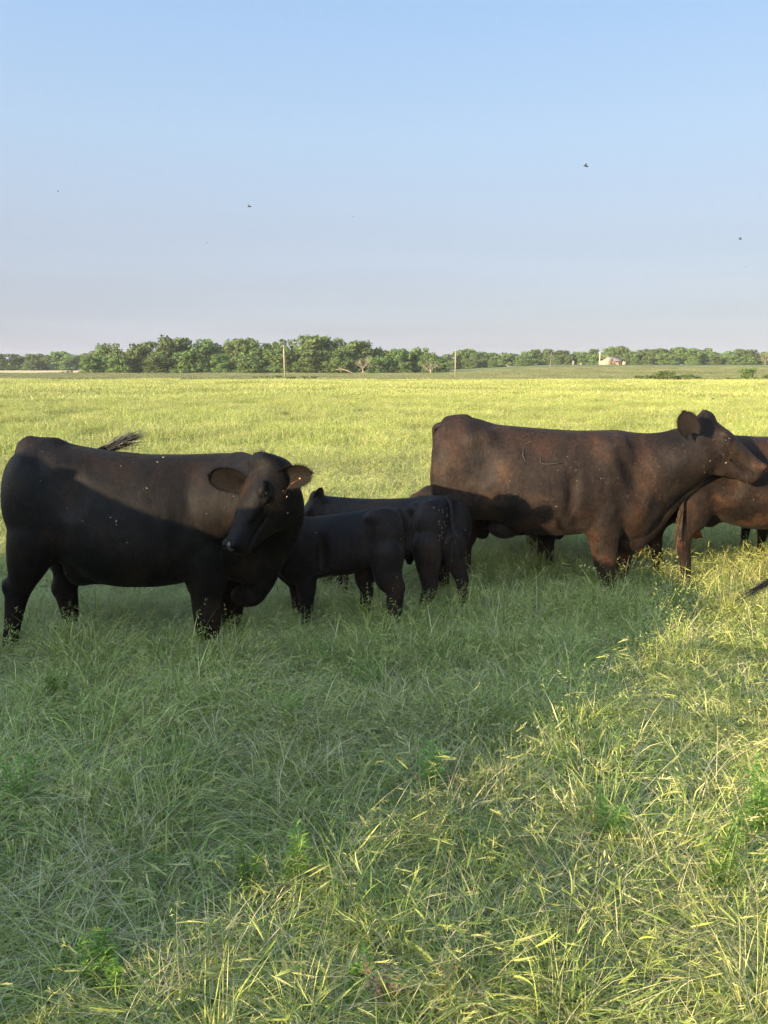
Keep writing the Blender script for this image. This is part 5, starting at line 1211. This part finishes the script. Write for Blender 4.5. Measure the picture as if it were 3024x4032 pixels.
row(SKYM, 186, 'dense green tree of the tall grove left of the middle', 'trees of the tall grove', .95, 3, 'the tall grove')
row(SKYR, 282, 'green tree of the long line on the rise at right', 'trees on the rise', .9, 4, 'the trees on the rise')

def bare_tree(name, px, base_py, top_py, D, label, seed, spread=.75, mat=None, thick=1.0):
    r = np.random.RandomState(seed); g = PX(px, base_py, D); z0 = float(ground_z(g[0], D)); h = PX(px, top_py, D)[2] - z0
    t = empty(name, (g[0], D, z0), label, 'dead tree'); mbt = MB(); mbb = MB()
    mbt.tube([(0, 0, -.2), (.1, 0, h * .12), (.0, .05, h * .28)], [.22 * thick, .17 * thick, .14 * thick], 8)
    def grow(p, d, l, rad, lev):
        p = np.array(p); q = p + nrm(d) * l; m_ = (p + q) / 2 + r.randn(3) * l * .08
        mbb.tube([p, m_, q], [rad, rad * .8, rad * .55], 5, False)
        if lev < 4:
            for _ in range(r.randint(2, 4)): grow(q if r.rand() < .7 else m_, nrm(d) + r.randn(3) * .55 * spread + np.array([0, 0, .12]), l * r.uniform(.6, .85), rad * .55, lev + 1)
    for i in range(5):
        a = 6.283 * i / 5 + r.rand(); grow((0, .05, h * r.uniform(.14, .28)), (math.cos(a) * spread, math.sin(a) * spread, .8), h * .27, .10 * thick, 0)
    link('trunk', mbt.mesh('trunk', [mat or M_DEAD], True), t); link('branches', mbb.mesh('branches', [mat or M_DEAD], True), t)
bare_tree('dead_tree', 1428, 1472, 1392, 174, 'bleached bare tree standing in front of the tall grove', 3, .9)
bare_tree('dead_tree', 1695, 1466, 1408, 174, 'low grey bare tree with tangled branches at the right end of the grove', 5, 1.3)
bare_tree('dead_tree', 1490, 1470, 1432, 176, 'small bare trunk leaning at the foot of the grove', 6, .6)
bare_tree('dead_tree', 2384, 1437, 1386, 246, 'bare tree fanning out in front of the ruined house', 8, .85, thick=.7)
bare_tree('dead_tree', 3012, 1437, 1378, 272, 'bare reddish tree at the far right end of the treeline', 9, .7)
# fallen bough at the foot of the grove
g0 = PX(1360, 1466, 172); mb = MB(); mb.tube([(-2.2, 0, .9), (-1.0, 0, 1.1), (.4, .1, .7), (1.8, 0, .1)], [.06, .10, .13, .15], 6); mb.tube([(-1.0, 0, 1.1), (-1.6, .2, 1.6)], [.06, .02], 5)
tag(link('fallen_branch', mb.mesh('fallen_branch', [M_DEAD], True), loc=(g0[0], 172, 0)), 'pale fallen branch lying at the foot of the grove', 'branch')

def shrub(px, base, top, wpx, D, label, group=None):
    p = PX(px, base, D); t_ = PX(px, top, D); h = (t_[2] - p[2]) * 1.3; w = wpx * D / F_PX
    x = p[0]; put_tree('shrub', x, D, w, h, SCRUBS, STEMS, label, 'shrub', group)
for (px, top, w), ol in zip(((2515, 1483, 46), (2548, 1482, 52), (2590, 1472, 62), (2612, 1468, 52), (2634, 1470, 50), (2668, 1484, 50), (2705, 1480, 56), (2742, 1486, 50), (2768, 1492, 44)), ORD):
    shrub(px, 1502, top, w * 1.1, 96.5 + rs.uniform(-.8, .8), ol + ' bush from the left in the scrub row at right', 'row of scrub at right')
shrub(2835, 1500, 1491, 50, 96, 'lowest bush between the scrub row and the single big bush'); shrub(2876, 1500, 1488, 54, 96, 'small bush just left of the single big bush')
shrub(2940, 1502, 1458, 92, 95.5, 'big rounded bush standing alone near the right edge'); shrub(2982, 1502, 1490, 40, 95, 'small bush at the right foot of the single big bush')
shrub(3018, 1502, 1482, 46, 95.5, 'bush cut by the right edge of the picture')
for px in (1010, 1040, 1070, 1098, 1128, 1150, 1200, 1235): shrub(px, 1496, 1483 + rs.uniform(0, 4), 44, 104 + rs.uniform(-3, 3), 'dark low weeds around the foot of the first pole', 'weeds round the first pole')
for px in (248, 268, 282, 315, 350): shrub(px, 1468, 1463 - rs.uniform(0, 3), 18, 196, 'tiny dark bush on the pale wheat strip', 'tiny bushes on the wheat strip')

M_POLE = simple_mat('pole_wood', [(.3, (.20, .165, .11)), (.7, (.30, .25, .18))], 6, .85, .3, stretch=(1, 1, .2))
M_POLED = simple_mat('dark_pole_wood', [(.3, (.10, .09, .08)), (.7, (.18, .16, .14))], 6, .85, .3)
M_POLEG = simple_mat('mossy_pole_wood', [(.3, (.26, .30, .14)), (.7, (.38, .40, .20))], 6, .85, .3)
def pole(px, top, D, rad, mat, label, lean=0.0):
    b_ = PX(px, 1480, D); z0 = float(ground_z(b_[0], D)); h = PX(px, top, D)[2] - z0
    o = empty('utility_pole', (b_[0], D, z0), label, 'pole', None)
    mb = MB(); mb.tube([(0, 0, -.3), (lean * .5, 0, h * .5), (lean, 0, h)], [rad, rad * .9, rad * .75], 9)
    link('pole_shaft', mb.mesh('pole_shaft', [mat], True), o)
    mb = MB(); mb.tube([(lean, 0, h - .35), (lean, -rad, h - .30)], [.03, .03], 6); mb.tube([(lean, -rad * 1.3, h - .36), (lean, -rad * 1.3, h - .26), (lean, -rad * 1.3, h - .20)], [.05, .06, .03], 7)
    link('insulator', mb.mesh('insulator', [M_POLED], True), o)
pole(1121, 1360, 118, .115, M_POLE, 'tall pale pole in front of the tall grove', -.05)
pole(1792, 1377, 124, .095, M_POLE, 'pale pole in the gap right of the grove')
pole(2165, 1388, 150, .075, M_POLED, 'thin dark pole left of the ruined house', .12)
pole(2358, 1385, 240, .20, M_POLEG, 'greenish pole close beside the ruined house')
for px, top, lab in ((2257, 1422, 'pale stone gatepost on the rise left of the ruin'), (2287, 1431, 'short stone post just right of the gatepost on the rise')):
    b_ = PX(px, 1437, 243); z0 = float(ground_z(b_[0], 243)); h = max(.4, PX(px, top, 243)[2] - z0); mb = MB()
    mb.box((0, 0, h / 2 - .1), (.5, .5, h + .2)); mb.box((0, 0, h + .05), (.56, .56, .10)); tag(link('gatepost', mb.mesh('gatepost', [M_DEAD], False), loc=(b_[0], 243, z0)), lab, 'post')

def ruin():
    D = 250.0; c = PX(2420, 1436, D); z0 = float(ground_z(c[0], D)) - .05
    k = D / F_PX; X = lambda px: (px - 2420) * k
    top = lambda py: PX(2420, py, D)[2] - z0
    t = empty('ruined_house', (c[0], D, z0), 'ruined stone house with a gable wall and a rusty sagging roof', 'house')
    st = simple_mat('pale_stone', [(.3, (.26, .19, .11)), (.5, (.38, .29, .17)), (.7, (.48, .39, .25))], 3.5, .95, .8)
    rf = simple_mat('rusty_tin', [(.3, (.12, .08, .065)), (.5, (.19, .13, .105)), (.7, (.27, .20, .17))], 2.0, .7, .4, stretch=(6, 1, 1)); dk = plain('dark_timber', (.05, .045, .045), .9, .1)
    mb = MB()      # gable wall with its broken peak, .5 m thick
    pts = [(2376, -20), (2376, 1418), (2382, 1414), (2388, 1408), (2396, 1405), (2402, 1411), (2408, 1417), (2409, -20)]
    V = []; 
    for y in (-.25, .25):
        for px, py in pts: V.append((X(px), y, -.3 if py < 0 else top(py)))
    n = len(pts); f3 = [[0, i + 1, i] for i in range(1, n - 1)] + [[n, n + i, n + i + 1] for i in range(1, n - 1)]; f4 = [[i, (i + 1) % n, n + (i + 1) % n, n + i] for i in range(n)]
    mb.add(V, f4, f3); link('gable_wall', mb.mesh('gable_wall', [st]), t)
    mb = MB()
    mb.box((X(2376) + .2, 3.0, top(1420) / 2 - .15), (.4, 5.8, top(1420) + .3)); link('wall', mb.mesh('wall', [st]), t)
    mb = MB(); mb.box((X(2436), 1.2, top(1421) / 2 - .15), ((2449 - 2430) * k, .45, top(1421) + .3)); w2 = link('wall', mb.mesh('wall', [st]), t)
    mb = MB(); mb.box((0, 0, 0), (.55, .08, .7)); sh = mb.mesh('window', [dk]); link('window', sh, w2, (X(2440), .96, top(1421) * .55))
    mb = MB(); mb.box((X(2449) - .2, 3.6, top(1420) / 2 - .15), (.4, 4.6, top(1420) + .3)); link('wall', mb.mesh('wall', [st]), t)
    mb = MB(); mb.box((X(2420), 5.9, top(1420) / 2 - .15), ((2449 - 2376) * k, .4, top(1420) + .3)); link('wall', mb.mesh('wall', [st]), t)
    for px in (2413, 2421, 2428):
        mb = MB(); mb.box((X(px), .9, top(1421) / 2 - .1), (.14, .14, top(1421) + .2)); link('porch_post', mb.mesh('porch_post', [dk]), t)
    mb = MB()      # single roof slope towards the field and the far slope
    a0, a1 = X(2409), X(2452); ze, zr = top(1421), top(1404)
    V = [(a0, .2, ze), (a1 - .3, .2, ze), (a1, 3.2, zr), (a0, 3.2, zr - .1), (a0, .2, ze - .1), (a1 - .3, .2, ze - .1), (a1, 3.2, zr - .1), (a0, 3.2, zr - .2)]
    mb.add(V, [[0, 1, 2, 3], [7, 6, 5, 4], [0, 4, 5, 1], [1, 5, 6, 2], [2, 6, 7, 3], [3, 7, 4, 0]]); link('roof', mb.mesh('roof', [rf]), t)
    mb = MB(); V = [(a0, 6.2, ze), (a1 - .3, 6.2, ze), (a1, 3.2, zr - .02), (a0, 3.2, zr - .12)]; V += [(p[0], p[1], p[2] - .1) for p in V]
    mb.add(V, [[3, 2, 1, 0], [4, 5, 6, 7], [1, 5, 4, 0], [2, 6, 5, 1], [3, 7, 6, 2], [0, 4, 7, 3]]); link('roof', mb.mesh('roof', [rf]), t)
    mb = MB(); mb.box((X(2460), 1.0, top(1424) / 2 - .15), (12 * k, .6, top(1424) + .3)); mb.box((X(2457), .9, top(1427) + .25), (.4, .5, .3)); link('broken_wall', mb.mesh('broken_wall', [st]), t)
ruin()
# ---------------------------------------------------------------- single weeds and clumps in the foreground
M_WEED = leaf_mat('weed_leaves', [(0, (.10, .20, .035)), (.5, (.16, .28, .045)), (1, (.24, .35, .07))], .3)
M_STEM = plain('weed_stem', (.12, .17, .05), .6)
M_FLOWER = leaf_mat('dry_flower_heads', [(0, (.30, .22, .12)), (.5, (.42, .31, .17)), (1, (.52, .42, .25))], .2)

def weed(px, py, Y, h, label, seed, nst=3, leafl=.07, leafw=.008, n=46, feathery=0.0, mat=None, tipmat=None, cat='weed'):
    r = np.random.RandomState(seed); p = PX(px, py, Y); x = p[0]; z = float(ground_z(x, Y)); root = empty('weed', (x, Y, z), label, cat)
    sm = MB(); V = []; A = []
    for s_ in range(nst):
        a = r.rand() * 6.283; ln = r.uniform(.05, .35); H = h * r.uniform(.7, 1.05); base = np.array([r.randn() * .02, r.randn() * .02, -.01])
        P = [base + np.array([math.cos(a) * ln * H * t ** 1.5, math.sin(a) * ln * H * t ** 1.5, H * t]) for t in np.linspace(0, 1, 7)]
        sm.tube(P, list(np.linspace(.0032, .0012, 7)), 5)
        P = np.array(P)
        for i in range(n):
            t = r.uniform(.15, 1); c = np.array([np.interp(t * 6, range(7), P[:, j]) for j in range(3)]); b_ = r.rand() * 6.283
            l = leafl * r.uniform(.5, 1.15) * (1.15 - .6 * t); up = r.uniform(.2, .9)
            d = nrm((math.cos(b_), math.sin(b_), up)); w = nrm(np.cross(d, (0, 0, 1))) * leafw * .5
            if feathery:
                for q in range(5):
                    cc = c + d * l * q / 5; 
                    for sg in (-1, 1):
                        d2 = nrm(d * .8 + sg * nrm(w) * .9); l2 = l * .34 * (1 - q / 7); w2 = nrm(np.cross(d2, d + .01)) * .0012; V.append([cc, cc + d2 * l2 * .5 - w2, cc + d2 * l2, cc + d2 * l2 * .5 + w2]); A.append(r.rand())
            droop = np.array([0, 0, -l * .25]); V.append([c, c + d * l * .45 - w, c + d * l + droop, c + d * l * .45 + w]); A.append(r.rand())
    link('stem', sm.mesh('stem', [M_STEM], True), root)
    V = np.array(V); lv = link('leaves', mesh_np('leaves', V.reshape(-1, 3), np.arange(len(V) * 4).reshape(-1, 4), [mat or M_WEED], False, {'rnd': np.repeat(A, 4)}), root)
    lv['kind'] = 'stuff'
    return root

def gdepth(py, z=0.0):
    """depth at which the flat ground shows at image row py"""
    a = PITCH + math.atan((py - CY) / F_PX); return (CAM_H - z) / math.tan(a)

def W_(px, base, h, label, seed, **kw):
    Y = gdepth(base); weed(px, base, Y, h, label, seed, **kw)
W_(237, 2830, .30, 'bright feathery weed below the belly of the turned black cow', 1, nst=5, feathery=1, leafl=.06, n=40)
W_(120, 3230, .28, 'leafy dark green weed close to the left edge, halfway down the grass', 2, nst=4, leafl=.10, leafw=.013, n=26)
W_(1455, 2760, .26, 'upright leafy weed in the shaded grass just below the calves', 3, nst=4, leafl=.07, leafw=.009, n=40)
W_(1130, 2900, .24, 'small upright green weed left of the middle in the shaded grass', 4, nst=3, leafl=.07, leafw=.009, n=36)
W_(2985, 3330, .42, 'tall bright leafy weed at the right edge', 5, nst=6, leafl=.085, leafw=.009, n=60)
W_(2820, 3560, .36, 'tall sunlit leafy weed in the lower right grass', 6, nst=5, leafl=.075, leafw=.008, n=60)
W_(2890, 2840, .26, 'young leafy weed in the sunlit grass below the brown cow', 7, nst=4, leafl=.07, leafw=.008, n=44)
W_(1180, 3500, .24, 'dark green weed with narrow leaves in the lower middle', 8, nst=4, leafl=.08, leafw=.008, n=46)
W_(1700, 3130, .26, 'leafy green weed in the shade right of the middle', 9, nst=4, leafl=.09, leafw=.011, n=30)
W_(960, 3560, .22, 'pale green branching weed left of the narrow-leaved one', 10, nst=5, feathery=1, leafl=.05, n=30)
W_(420, 3880, .20, 'low feathery weed near the lower left corner', 11, nst=6, feathery=1, leafl=.06, n=36)
W_(1500, 3960, .17, 'low weed with dry tan flower heads at the bottom of the picture', 12, nst=7, leafl=.022, leafw=.010, n=70, mat=M_FLOWER)
W_(1390, 3900, .16, 'low weed with small yellow-green leaves beside the tan one', 13, nst=5, leafl=.025, leafw=.012, n=50)
W_(2420, 3330, .25, 'sunlit green weed in the grass left of the tall leafy one', 14, nst=4, leafl=.07, leafw=.008, n=44)
W_(700, 2560, .18, 'small leafy weed between the front and hind legs of the turned black cow', 15, nst=3, leafl=.06, leafw=.009, n=30)
W_(2560, 2640, .22, 'soft green weed below the big brown-black cow', 16, nst=4, leafl=.07, leafw=.008, n=40)

def clump(px, py, label, seed, n=26, h=.42, lean=.35, L=.085):
    Y = gdepth(py); x = PX(px, py, Y)[0]; T = Tuft(seed)
    T.blades(70, .07, .10, .30, .6, .6, .0040, segs=5, rlo=.2)
    P = T.blades(n, .05, h * .65, h, lean, .35, .0024, segs=7, rlo=.6)
    root = empty('grass_clump', (x, Y, float(ground_z(x, Y))), label, 'grass')
    me = mesh_np('leaf_blades', np.concatenate(T.V), np.concatenate(T.F), [M_GRASS], False, {'rnd': np.concatenate(T.A), 'kindv': np.concatenate(T.K), 'hgt': np.concatenate(T.H), 'tintv': np.full(T.n, .45)})
    link('leaf_blades', me, root)['kind'] = 'stuff'
    S = Tuft(seed + 1); a, b = tipdir(P); S.spikes(a, b, L, .0029, bristles=22)
    me = mesh_np('seed_spikes', np.concatenate(S.V), np.concatenate(S.F), [M_GRASS], False, {'rnd': np.concatenate(S.A) * .5, 'kindv': np.concatenate(S.K), 'hgt': np.concatenate(S.H), 'tintv': np.full(S.n, .3)})
    link('seed_spikes', me, root)['kind'] = 'stuff'
clump(840, 4180, 'sunlit foxtail clump at the bottom, left of the middle', 201, 24, .36)
clump(1180, 4080, 'sparse sunlit foxtails just right of the brightest clump', 203, 12, .30)
clump(1850, 3940, 'upright sunlit foxtails at the bottom, right of the middle', 205, 22, .30)
clump(2200, 4060, 'bending foxtails at the bottom right', 207, 22, .33, .6)
clump(2950, 4020, 'tall yellow-green foxtails in the lower right corner', 209, 26, .42)
clump(1560, 3780, 'small foxtail tuft above the tan-flowered weed', 211, 9, .26, .5)
clump(2480, 3860, 'foxtail tuft between the bending clump and the corner clump', 213, 14, .30, .5)

# ---------------------------------------------------------------- flies round the cattle
M_FLY = plain('fly_body', (.02, .018, .02), .4); M_WING = plain('fly_wing', (.20, .20, .22), .3)
FB = [None]
def fly(px, py, Y, ln, yaw, pitch, label):
    p = PX(px, py, Y); root = empty('fly', p, label, 'fly'); root.rotation_euler = (0, pitch, yaw); root.scale = (ln * .85,) * 3
    if FB[0] is None:
        V, f = ico((0, 0, 0), (.5, .2, .2)); V2, f2 = ico((.5, 0, .02), (.14, .16, .15)); mb = MB(); mb.add(V, f); mb.add(V2, f2)
        w = []
        for sg in (-1, 1):
            m2 = MB(); m2.add([(.15, .10 * sg, .12), (-.45, .30 * sg, .40), (-.62, .62 * sg, .50), (-.10, .60 * sg, .46), (.15, .10 * sg, .14), (-.45, .30 * sg, .42), (-.62, .62 * sg, .52), (-.10, .60 * sg, .48)], [[0, 1, 2, 3], [7, 6, 5, 4], [0, 4, 5, 1], [1, 5, 6, 2], [2, 6, 7, 3], [3, 7, 4, 0]]); w.append(m2.mesh('wing', [M_WING]))
        FB[0] = (mb.mesh('body', [M_FLY], True), w)
    link('body', FB[0][0], root)
    for w in FB[0][1]: link('wing', w, root)
fly(2306, 653, 2.0, .0125, 0, .3, 'largest dark fly, high in the sky at right')
fly(228, 754, 2.4, .007, .9, -1.1, 'small dark fly in the sky at far left')
fly(981, 813, 1.8, .009, .1, 0, 'pale blurred-looking fly in the sky left of the middle')
fly(816, 956, 3.2, .006, 0, 0, 'tiny fly lowest in the left half of the sky')
fly(1390, 853, 3.4, .006, 0, .2, 'tiny fly just left of the middle of the sky')
fly(2914, 941, 2.6, .012, 0, 0, 'grey fly low in the sky at the right edge')
fly(2937, 1051, 3.8, .006, 0, 0, 'tiniest fly, low in the sky at the right edge')
fly(2808, 1570, 4.5, .016, .4, -.4, 'dark fly against the field above the muzzle of the big cow')

# ---------------------------------------------------------------- unseen feed truck behind the camera, shaped to cast the long foreground shadow
def feed_truck():
    el = np.array([math.cos(SUN_AZ), -math.sin(SUN_AZ), 0]); es = np.array([math.sin(SUN_AZ), math.cos(SUN_AZ), 0]); org = el * (-2.03) + es * (-2.2)
    root = empty('feed_truck', org, 'unseen white farm pickup with a feed hopper, behind the photographer, shaped for its long shadow', 'truck'); root.rotation_euler = (0, 0, math.pi - SUN_AZ)
    pt = simple_mat('white_paint', [(.4, (.62, .61, .58)), (.6, (.74, .73, .70))], 3, .35, .05, .5); gl = plain('dark_window_glass', (.02, .022, .025), .08, .7); ty = plain('tyre_rubber', (.02, .02, .02), .9); rim = plain('steel_rim', (.35, .35, .36), .4); st = simple_mat('galvanised_steel', [(.4, (.30, .31, .32)), (.6, (.42, .43, .44))], 12, .45, .1, .5, .4)
    def prism(name, prof, w, mat, parent=root, inset=None):
        n = len(prof); V = []
        for sgn in (-1, 1):
            for (x, z) in prof:
                ww = w / 2 * (1 if inset is None or z < inset[0] else inset[1]); V.append((x, sgn * ww, z))
        mb = MB(); c = np.mean(prof, 0); V.append((c[0], -w / 2, c[1])); V.append((c[0], w / 2, c[1]))
        f3 = [[2 * n, i, (i + 1) % n] for i in range(n)] + [[2 * n + 1, n + (i + 1) % n, n + i] for i in range(n)]
        mb.add(V, [[i, n + i, n + (i + 1) % n, (i + 1) % n] for i in range(n)], f3); return link(name, mb.mesh(name, [mat]), parent)
    prism('chassis', [(.05, .50), (5.1, .50), (5.1, .68), (.05, .68)], 1.5, ty)
    prism('hood', [(3.95, .68), (5.15, .66), (5.2, .85), (5.12, 1.14), (3.95, 1.24)], 1.86, pt)
    cab = prism('cab', [(2.56, .66), (3.98, .66), (3.98, 1.24), (3.45, 1.86), (3.2, 1.93), (2.72, 1.92), (2.58, 1.86)], 1.86, pt, inset=(1.3, .86))
    mb = MB(); mb.box((2.56, 0, 1.30), (.09, 1.66, 1.16)); link('light_gap_filler', mb.mesh('light_gap_filler', [ty]), root)  # filler plate added to block light between cab and bin
    for sg in (-1, 1):
        mb = MB(); mb.add([(2.72, sg * .925, 1.30), (3.80, sg * .925, 1.30), (3.40, sg * .815, 1.82), (2.74, sg * .815, 1.84), (2.72, sg * .915, 1.30), (3.80, sg * .915, 1.30), (3.40, sg * .80, 1.82), (2.74, sg * .80, 1.84)], [[0, 1, 2, 3], [7, 6, 5, 4], [0, 4, 5, 1], [1, 5, 6, 2], [2, 6, 7, 3], [3, 7, 4, 0]])
        link('window', mb.mesh('window', [gl]), cab)
        mb = MB(); mb.box((3.72, sg * 1.04, 1.34), (.10, .20, .22)); link('mirror', mb.mesh('mirror', [ty]), cab)
    mb = MB(); mb.add([(4.00, -.78, 1.27), (4.00, .78, 1.27), (3.49, .70, 1.88), (3.49, -.70, 1.88), (3.96, -.78, 1.24), (3.96, .78, 1.24), (3.45, .70, 1.85), (3.45, -.70, 1.85)], [[0, 1, 2, 3], [7, 6, 5, 4], [0, 4, 5, 1], [1, 5, 6, 2], [2, 6, 7, 3], [3, 7, 4, 0]]); link('windscreen', mb.mesh('windscreen', [gl]), cab)
    prism('bed', [(.0, .66), (2.52, .66), (2.52, 1.22), (.0, 1.22)], 1.88, pt)
    prism('feed_bin', [(1.52, 1.22), (2.555, 1.22), (2.555, 1.86), (1.90, 1.64), (1.72, 1.66), (1.60, 1.84), (1.52, 1.84)], 1.46, st)  # bin and hopper tops shaped to the shadow edge they cast
    prism('feed_hopper', [(.02, 1.20), (1.585, 1.20), (1.585, 1.83), (1.42, 1.87), (1.0, 1.76), (.35, 1.68), (.22, 1.50), (.12, 1.20)], 1.50, st)
    for k in range(9):      # unseen open rails added behind the bed, gate-like, to soften the shadow's edge
        mb = MB(); zz = .55 + .115 * k; x1 = -.95 + .04 * k; mb.tube([(.02, -.6, zz), (x1, -.62, zz)], [.021, .021], 6); link('shadow_rail', mb.mesh('shadow_rail', [st], True), root)
    for x_ in (.0, -.30, -.62):
        mb = MB(); mb.tube([(x_, -.61, .50), (x_, -.61, 1.50 if x_ > -.5 else 1.45)], [.024, .024], 6); link('shadow_rail_post', mb.mesh('shadow_rail_post', [st], True), root)
    prism('bumper', [(5.14, .48), (5.32, .48), (5.32, .74), (5.14, .74)], 1.9, st)
    for sg in (-1, 1):
        mb = MB(); mb.box((5.19, sg * .72, .96), (.06, .28, .18)); link('headlight', mb.mesh('headlight', [rim]), root)
        for x in (.95, 4.45):
            mb = MB(); mb.tube([(x, sg * .72, .42), (x, sg * .74, .42), (x, sg * .96, .42), (x, sg * .98, .42)], [.36, .42, .42, .36], 20); wh = link('wheel', mb.mesh('wheel', [ty], True), root)
            mb = MB(); mb.tube([(x, sg * .97, .42), (x, sg * .992, .42)], [.22, .20], 14); link('rim', mb.mesh('rim', [rim], True), wh)
feed_truck()

# another cow stands just past the right edge; only the tip of its switching tail comes into the picture
bovine('cow', 'black cow just outside the right edge, only its dark tail switch in view', 'cow', (3.98, 4.95), R(6), .95, BLK, M_HAIR, res=.02,
       tail_path=[(-.76, 0, 1.29), (-.88, 0, 1.26), (-1.02, .02, 1.02), (-1.16, .02, .76), (-1.42, .0, .55), (-1.58, -.02, .47)], tail_hair=520, hair_from=.58, tip_spread=.012)

# ---------------------------------------------------------------- evening haze over the whole place
def haze():
    m = bpy.data.materials.new('evening_haze'); m.use_nodes = True; t = m.node_tree; t.nodes.clear()
    v = t.nodes.new('ShaderNodeVolumePrincipled'); v.inputs['Color'].default_value = (.93, .95, 1.0, 1); v.inputs['Density'].default_value = HAZE_DENSITY
    v.inputs['Anisotropy'].default_value = 0.0
    o = t.nodes.new('ShaderNodeOutputMaterial'); t.links.new(v.outputs[0], o.inputs['Volume'])
    mb = MB(); mb.box((0, 0, 8.5), (1900, 1900, 19.5)); h = link('haze', mb.mesh('haze', [m])); h['kind'] = 'stuff'
HAZE_DENSITY = .00018
haze()
